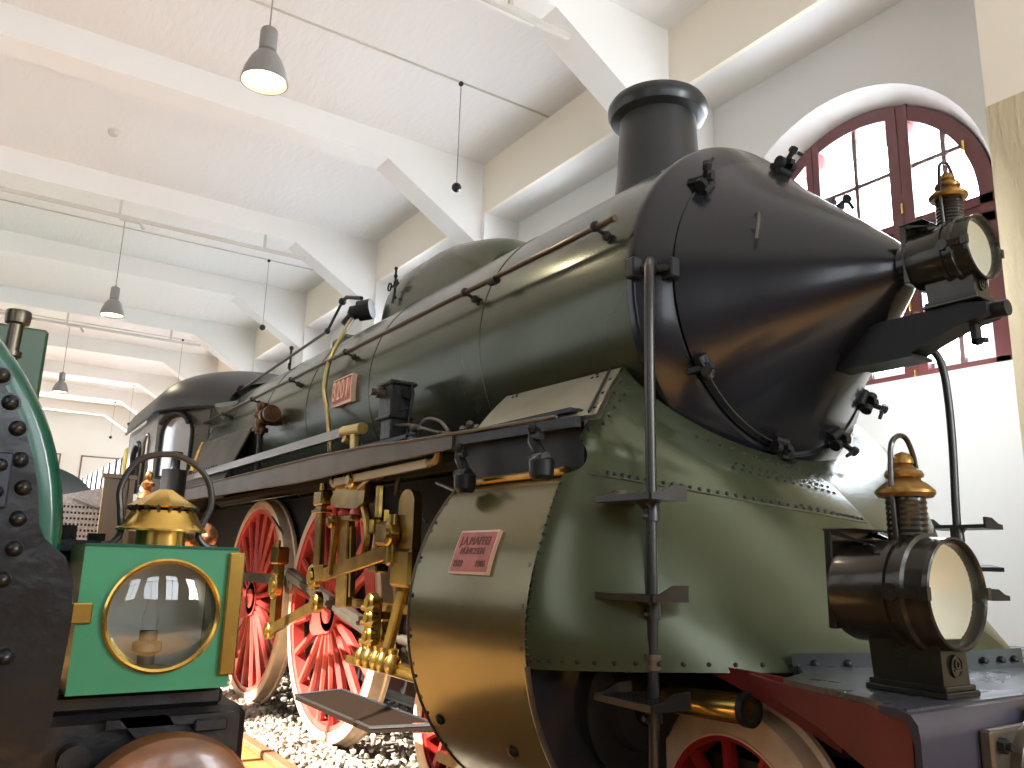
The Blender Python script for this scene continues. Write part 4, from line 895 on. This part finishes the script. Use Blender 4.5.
kn = MB(); kn.tube([(4.3, -3.60, 2.12), (4.3, -3.596, 2.26)], .022, 12); kn.lathe((4.3, -3.594, 2.25), (0, 0, 1), [(0, .02), (.005, .034), (.03, .037), (.045, .034), (.05, .0001)], 16); kn.cyl((4.3, -3.60, 2.15), (4.3, -3.60, 2.165), .032, seg=14); kn.build('handrail_knob', mat('knob_bronze', (.12, .10, .07), .35, .8), G)
MB().box((3.5, -4.3, 1.9), (3.9, -3.485, 2.345), .01).build('sand_box', mat('sandbox_green', (.035, .075, .03), .4, 0, .2), G)
# saddle casting, lamp iron, beam under the lamp
sa = MB(); sa.box((4.55, -3.50, .9), (4.93, -2.96, 1.19), .02); sa.box((4.6, -3.46, 1.19), (4.9, -3.02, 1.235), .01); sa.box((4.5, -3.60, .5), (4.9, -2.98, .95), .02); sa.cyl((4.93, -3.36, 1.10), (4.98, -3.36, 1.10), .035, seg=12); sa.box((4.93, -3.30, 1.16), (4.96, -3.0, 1.18)); sa.prism([(4.93, -3.27, 1.18), (4.93, -3.20, 1.10), (4.93, -3.10, 1.10), (4.93, -3.16, 1.18)], (.03, 0, 0)); sa.box((4.92, -3.10, 1.14), (4.97, -3.02, 1.17), .004)
sa.build('buffer_block', mat('block_black', (.010, .008, .008), .4, .0, .0, bump=.3, bscale=12), G)
# wooden buffer
wb = MB().lathe((4.98, -3.175, .955), (1, 0, 0), [(0, .19), (.05, .205), (.10, .212), (.135, .205), (.155, .18), (.162, .12), (.162, .05), (.152, .04), (.152, .0001)], 64); wbo = wb.build('wooden_buffer', 'wood', G)
for y_, z_ in ((-3.23, 1.065), (-3.10, 1.075), (-3.29, .93), (-3.04, .93)):
    MB().box((5.135, y_-.018, z_-.018), (5.147, y_+.018, z_+.018), .003).build('bolt', 'steel', wbo)
# pipes behind the lamp
gp = MB(); gp.box((4.62, -3.42, 1.57), (4.66, -3.30, 1.60)); gp.cyl((4.6, -3.40, 1.50), (4.6, -3.40, 1.64), .02, seg=8); gp.cyl((4.6, -3.33, 1.56), (4.6, -3.33, 1.62), .025, seg=6); gp.tube([(4.6, -3.44, 1.55), (4.6, -3.3, 1.57), (4.6, -3.15, 1.57)], .012, 8); gp.build('pipe_union', 'iron', G)
# green square lamp with round glass
def P5(y, z): return (4.985, y, z)
T = thing('green_signal_lamp', (4.82, -3.23, 1.235), 'green box-shaped signal lamp with a round brass-rimmed glass and pagoda-shaped brass top', 'lamp')
fy0, fy1, fz0, fz1 = -3.398, -3.035, 1.245, 1.587
rotz = Matrix.Rotation(0, 3, 'Z')
bx = MB(); 
LCY, LCZ, LR = -3.208, 1.422, .131
# hollow box with a round opening in the front
n = 48; vs = []; fs = []
def sq(a):
    c, s_ = cos(a), sin(a); k = 1/max(abs(c), abs(s_)); yy, zz = c*k, s_*k
    return (fy0+fy1)/2+(fy1-fy0)/2*yy, (fz0+fz1)/2+(fz1-fz0)/2*zz
for k in range(n):
    a = 2*pi*k/n; y_, z_ = sq(a); vs += [(4.985, y_, z_), (4.985, LCY+LR*cos(a), LCZ+LR*sin(a))]
for k in range(n): a = 2*k; b = (2*k+2) % (2*n); fs.append((a, b, b+1, a+1))
bx.add(vs, fs)
bx.add([(4.985, fy0, fz0), (4.985, fy1, fz0), (4.985, fy1, fz1), (4.985, fy0, fz1), (4.70, fy0, fz0), (4.70, fy1, fz0), (4.70, fy1, fz1), (4.70, fy0, fz1)], [(4, 5, 6, 7), (0, 1, 5, 4), (1, 2, 6, 5), (2, 3, 7, 6), (3, 0, 4, 7)])
body = bx.build('lamp_body', 'green2', T, smooth=False)
eg = MB(); eg.bar((4.987, fy0+.003, fz0), (4.987, fy0+.003, fz1), .008, .006); eg.bar((4.987, fy0, fz1), (4.987, fy1, fz1), .008, .006); eg.build('edge_fold', 'green', body)
MB().lathe((4.99, LCY, LCZ), (1, 0, 0), [(-.005, LR-.006), (-.005, LR+.004), (.006, LR+.005), (.010, LR), (.006, LR-.006), (-.005, LR-.006)], 72).build('glass_rim', 'brass', T)
gm = glass('lamp_glass', 0, (.97, 1, .99)); gm.node_tree.nodes['Principled BSDF'].inputs['IOR'].default_value = 1.5
MB().lathe((4.983, LCY, LCZ), (1, 0, 0), [(-.003, .0001), (-.003, LR*.5), (-.003, LR), (0, LR), (.010, LR*.82), (.0165, LR*.62), (.0215, LR*.4), (.0245, LR*.2), (.0255, .0001)][3:]+[(.0225, .0001), (.0215, LR*.2), (.0185, LR*.4), (.0135, LR*.62), (.007, LR*.82), (-.003, LR*.99), (0, LR)], 64, caps=False).build('lamp_glass', gm, T, ang=80)
MB().box((4.712, fy0+.01, fz0+.01), (4.716, fy1-.01, fz1-.01)).build('inner_reflector', mat('inner_grey', (.75, .74, .68), .4, .1), T)
bn = MB(); bn.lathe((4.84, LCY, fz0+.01), (0, 0, 1), [(0, .05), (.03, .05), (.035, .02), (.06, .022), (.07, .036), (.09, .036), (.095, .022), (.12, .022)], 20); bn.build('burner', mat('burner_brown', (.25, .20, .14), .5, .3), T)
MB().lathe((4.84, LCY, fz0+.13), (0, 0, 1), [(0, .016), (.03, .02), (.06, .012), (.12, .011)], 16).build('glass_chimney', 'glass', T)
MB().box((4.965, fy1-.028, fz0+.03), (5.0, fy1+.012, fz1-.01), .004).build('brass_corner', 'brass', T)
MB().box((4.96, fy0-.012, 1.405), (4.998, fy0+.032, 1.452), .003).build('brass_catch', 'brass', T)
tp = MB(); cx, cyy = 4.84, LCY+.002
tp.lathe((cx, cyy, fz1), (0, 0, 1), [(0, .062), (.045, .062), (.047, .055)], 32); 
top_o = tp.build('brass_neck', 'brass', T)
sk = MB().lathe((cx, cyy, fz1), (0, 0, 1), [(.040, .06), (.040, .112), (.045, .112), (.060, .098), (.092, .082), (.096, .07)], 24, ref=(1, .0, 0)); sk.build('brass_skirt', 'brass', T, ang=20)
hd = MB().lathe((cx, cyy, fz1), (0, 0, 1), [(.096, .07), (.100, .088), (.104, .092), (.150, .018), (.152, .0001)], 8, ref=(1, 0, 0)); hd.build('brass_hood', 'brass', T, ang=20)
hl = MB()
for k in range(18): a = 2*pi*k/18; hl.cyl((cx+.078*cos(a), cyy+.078*sin(a), fz1+.097), (cx+.089*cos(a), cyy+.089*sin(a), fz1+.101), .006, seg=6)
hl.build('vent_holes', 'iron', T)
hn = MB(); hn.tube([(cx, -3.345, fz1+.0), (cx, -3.32, fz1+.008), (cx, -3.305, fz1+.035), (cx, -3.312, fz1+.09), (cx, -3.318, fz1+.15), (cx, -3.285, fz1+.22), (cx, -3.22, fz1+.245), (cx, -3.16, fz1+.235), (cx, -3.105, fz1+.19), (cx, -3.085, fz1+.12), (cx, -3.105, fz1+.055), (cx, -3.11, fz1+.03), (cx, -3.09, fz1+.006), (cx, -3.06, fz1)], .0085, 10, 5); hn.build('carry_handle', mat('handle_iron', (.05, .045, .042), .35, .6), T)

# things seen between the green lamp and the cab, farther back on the left track
o = thing('perforated_cabinet', (-2.5, -2.8, -.06), 'pale grey perforated metal casing behind the curved green boiler edge', 'casing')
c_ = MB(); c_.prism([(-2.5, -3.4, -.06), (-2.5, -2.30, -.06), (-2.5, -2.30, 2.28), (-2.5, -2.78, 2.15), (-2.5, -3.4, 2.02)], (-.5, 0, 0)); c_.build('perforated_sheet', 'perf', o)
for j in range(12):
    c_ = MB()
    for i in range(22): c_.box((-2.499, -3.12+.036*i, 1.35+.06*j), (-2.494, -3.10+.036*i, 1.373+.06*j))
    c_.build('perforation_row', 'iron', o)
MB().bar((-2.48, -2.72, 2.10), (-2.48, -2.32, 1.96), .02, .02).build('diagonal_rod', 'steel', o)
pz = MB(); pz.box((-.05, -2.755, -.06), (0, -2.70, 2.15)); pz.box((-.07, -2.775, 2.15), (.02, -2.52, 2.18)); pz.box((-.05, -2.57, -.06), (0, -2.53, 2.15)); pz.box((-.05, -2.70, .2), (-.03, -2.57, 2.15))
t_ = pz.build('brown_door_frame', mat('frame_brown', (.10, .065, .03), .4, .2)); tag(t_, 'narrow brown framed post left of the green lamp handle', 'frame')
fg = thing('distant_green_carriage', (-8, -4.6, -.06), 'strip of green carriage roof far behind the perforated casing', 'carriage')
c_ = MB()
def cr(u, v): a = pi*v; return (-8-7*u, -3.5+1.6*cos(a), 2.42+.62*sin(a))
c_.grid(cr, 2, 24); c_.build('curved_roof', mat('carriage_green', (.03, .085, .02), .5), fg)
MB().box((-15, -5.05, -.06), (-8, -1.95, 2.45)).build('carriage_body', 'green', fg)
ap = MB(); ap.lathe((0, -2.24, 0), (0, 0, 1), [(2.03, .04), (2.03, .098), (2.25, .098), (2.25, .05), (2.27, .038), (2.36, .038), (2.36, .052), (2.40, .052), (2.41, .0001)], 28); ap.cyl((0, -2.24, -.06), (0, -2.24, 2.04), .04, seg=12)
t_ = ap.build('black_canister', 'iron'); tag(t_, 'black cylindrical canister with a thin neck seen through the green lamp handle', 'canister')
fn = MB(); fn.lathe((2, -2.77, 0), (0, 0, 1), [(-.06, .06), (-.03, .06), (-.02, .02), (1.83, .02), (1.86, .05), (1.885, .055), (1.91, .04), (1.93, .018), (1.95, .036), (1.97, .038), (1.99, .016), (2.01, .024), (2.03, .02), (2.05, .0001)], 20)
t_ = fn.build('bronze_finial', mat('finial_bronze', (.35, .16, .06), .3, .85)); tag(t_, 'small turned bronze finial on a post above the brass lamp top', 'finial')
cp = MB(); cp.sph((3.0, -2.68, 1.655), .085, 24, (1, 1, .85)); cp.cyl((3.0, -2.68, -.06), (3.0, -2.68, 1.62), .03, seg=14)
t_ = cp.build('copper_post_knob', 'copper'); tag(t_, 'rounded copper knob just behind the green lamp top, right of its brass neck', 'knob')

# ================================================================== LIGHT
w = bpy.data.worlds.new('sky'); SC.world = w; w.use_nodes = True
bgn = w.node_tree.nodes['Background']; bgn.inputs['Color'].default_value = (.86, .92, 1.0, 1); bgn.inputs['Strength'].default_value = 1.1
def area(name, loc, tgt, sx, sy, power, col=(1, 1, 1)):
    l = bpy.data.lights.new(name, 'AREA'); l.shape = 'RECTANGLE'; l.size = sx; l.size_y = sy; l.energy = power; l.color = col
    o = bpy.data.objects.new(name, l); COL.objects.link(o); o.location = loc; d = V(tgt)-V(loc); o.rotation_euler = d.to_track_quat('-Z', 'Y').to_euler(); return o
for i, (a, b) in enumerate(WX):
    area('window_daylight', ((a+b)/2, YL-.15, (zb_+zt_)/2), ((a+b)/2, 0, (zb_+zt_)/2), b-a, zt_-zb_, 14, (1.0, .97, .93))
for dx in WCX: area('arch_window_daylight', (IX+dx, WYF+.2, 4.6), (IX+dx, 0, 5.0), 2.1, 2.4, 640, (.86, .93, 1.0))
for y_ in (-6, -3.6, -1.2, 1.2): area('end_wall_fill', (XE+.02, y_, 4.2), (0, y_, 4.2), 1.45, 3.1, 200, (.92, .96, 1.0))  # added fill lights on the closed end wall, to whiten the far hall
for k_, (a, b) in enumerate(FWY): area('front_window_daylight', (XF+.05, (a+b)/2, (fz0_+fz1_)/2), (0, (a+b)/2, (fz0_+fz1_)/2), b-a, fz1_-fz0_, (45, 45, 60, 380)[k_], (.86, .93, 1.0))
sun = bpy.data.lights.new('sun', 'SUN'); sun.energy = 26; sun.angle = radians(2.); sun.color = (1, .93, .82)
so_ = bpy.data.objects.new('sun', sun); COL.objects.link(so_); so_.rotation_euler = V((.10, 1, -.80)).to_track_quat('-Z', 'Y').to_euler()
sl_ = bpy.data.lights.new('wall_fill_spot', 'SPOT'); sl_.energy = 1500; sl_.spot_size = radians(38); sl_.spot_blend = 1.; sl_.color = (.88, .94, 1); sl_.shadow_soft_size = .25  # added fill spot without a fixture, brightens the wall under the arched window
slo = bpy.data.objects.new('wall_fill_spot', sl_); COL.objects.link(slo); slo.location = (4.25, .6, 6.6); slo.rotation_euler = (V((3.5, 3, 1.9))-V((4.25, .6, 6.6))).to_track_quat('-Z', 'Y').to_euler()
for t in (p1, p2, p3):
    l = bpy.data.lights.new('pendant_bulb', 'SPOT'); l.energy = 60; l.spot_size = radians(120); l.color = (1, .85, .6); l.shadow_soft_size = .1
    o = bpy.data.objects.new('pendant_bulb', l); COL.objects.link(o); o.location = V(t.location)+V((0, 0, -.01))

# ================================================================== CAMERA
cam = bpy.data.cameras.new('camera'); co = bpy.data.objects.new('camera', cam); COL.objects.link(co); SC.camera = co
cam.sensor_width = 36; cam.lens = 811.6/1024*36; cam.clip_start = .05; cam.clip_end = 200
ya, pi_, ro2 = radians(33.493), radians(12.432), radians(1.568)
f = V((-cos(ya)*cos(pi_), sin(ya)*cos(pi_), sin(pi_))); r = V((sin(ya), cos(ya), 0)); u = r.cross(f)
rx = r*cos(ro2)+u*sin(ro2); ux = -r*sin(ro2)+u*cos(ro2)
co.matrix_world = Matrix(((rx.x, ux.x, -f.x, 7.18), (rx.y, ux.y, -f.y, -3.65), (rx.z, ux.z, -f.z, 1.57), (0, 0, 0, 1)))
SC.view_settings.view_transform = 'Standard'; SC.view_settings.look = 'None'; SC.view_settings.gamma = 1; SC.view_settings.use_curve_mapping = False
SC.view_settings.exposure = 0.5
for o in bpy.data.objects:
    if '_o' in o: del o['_o']
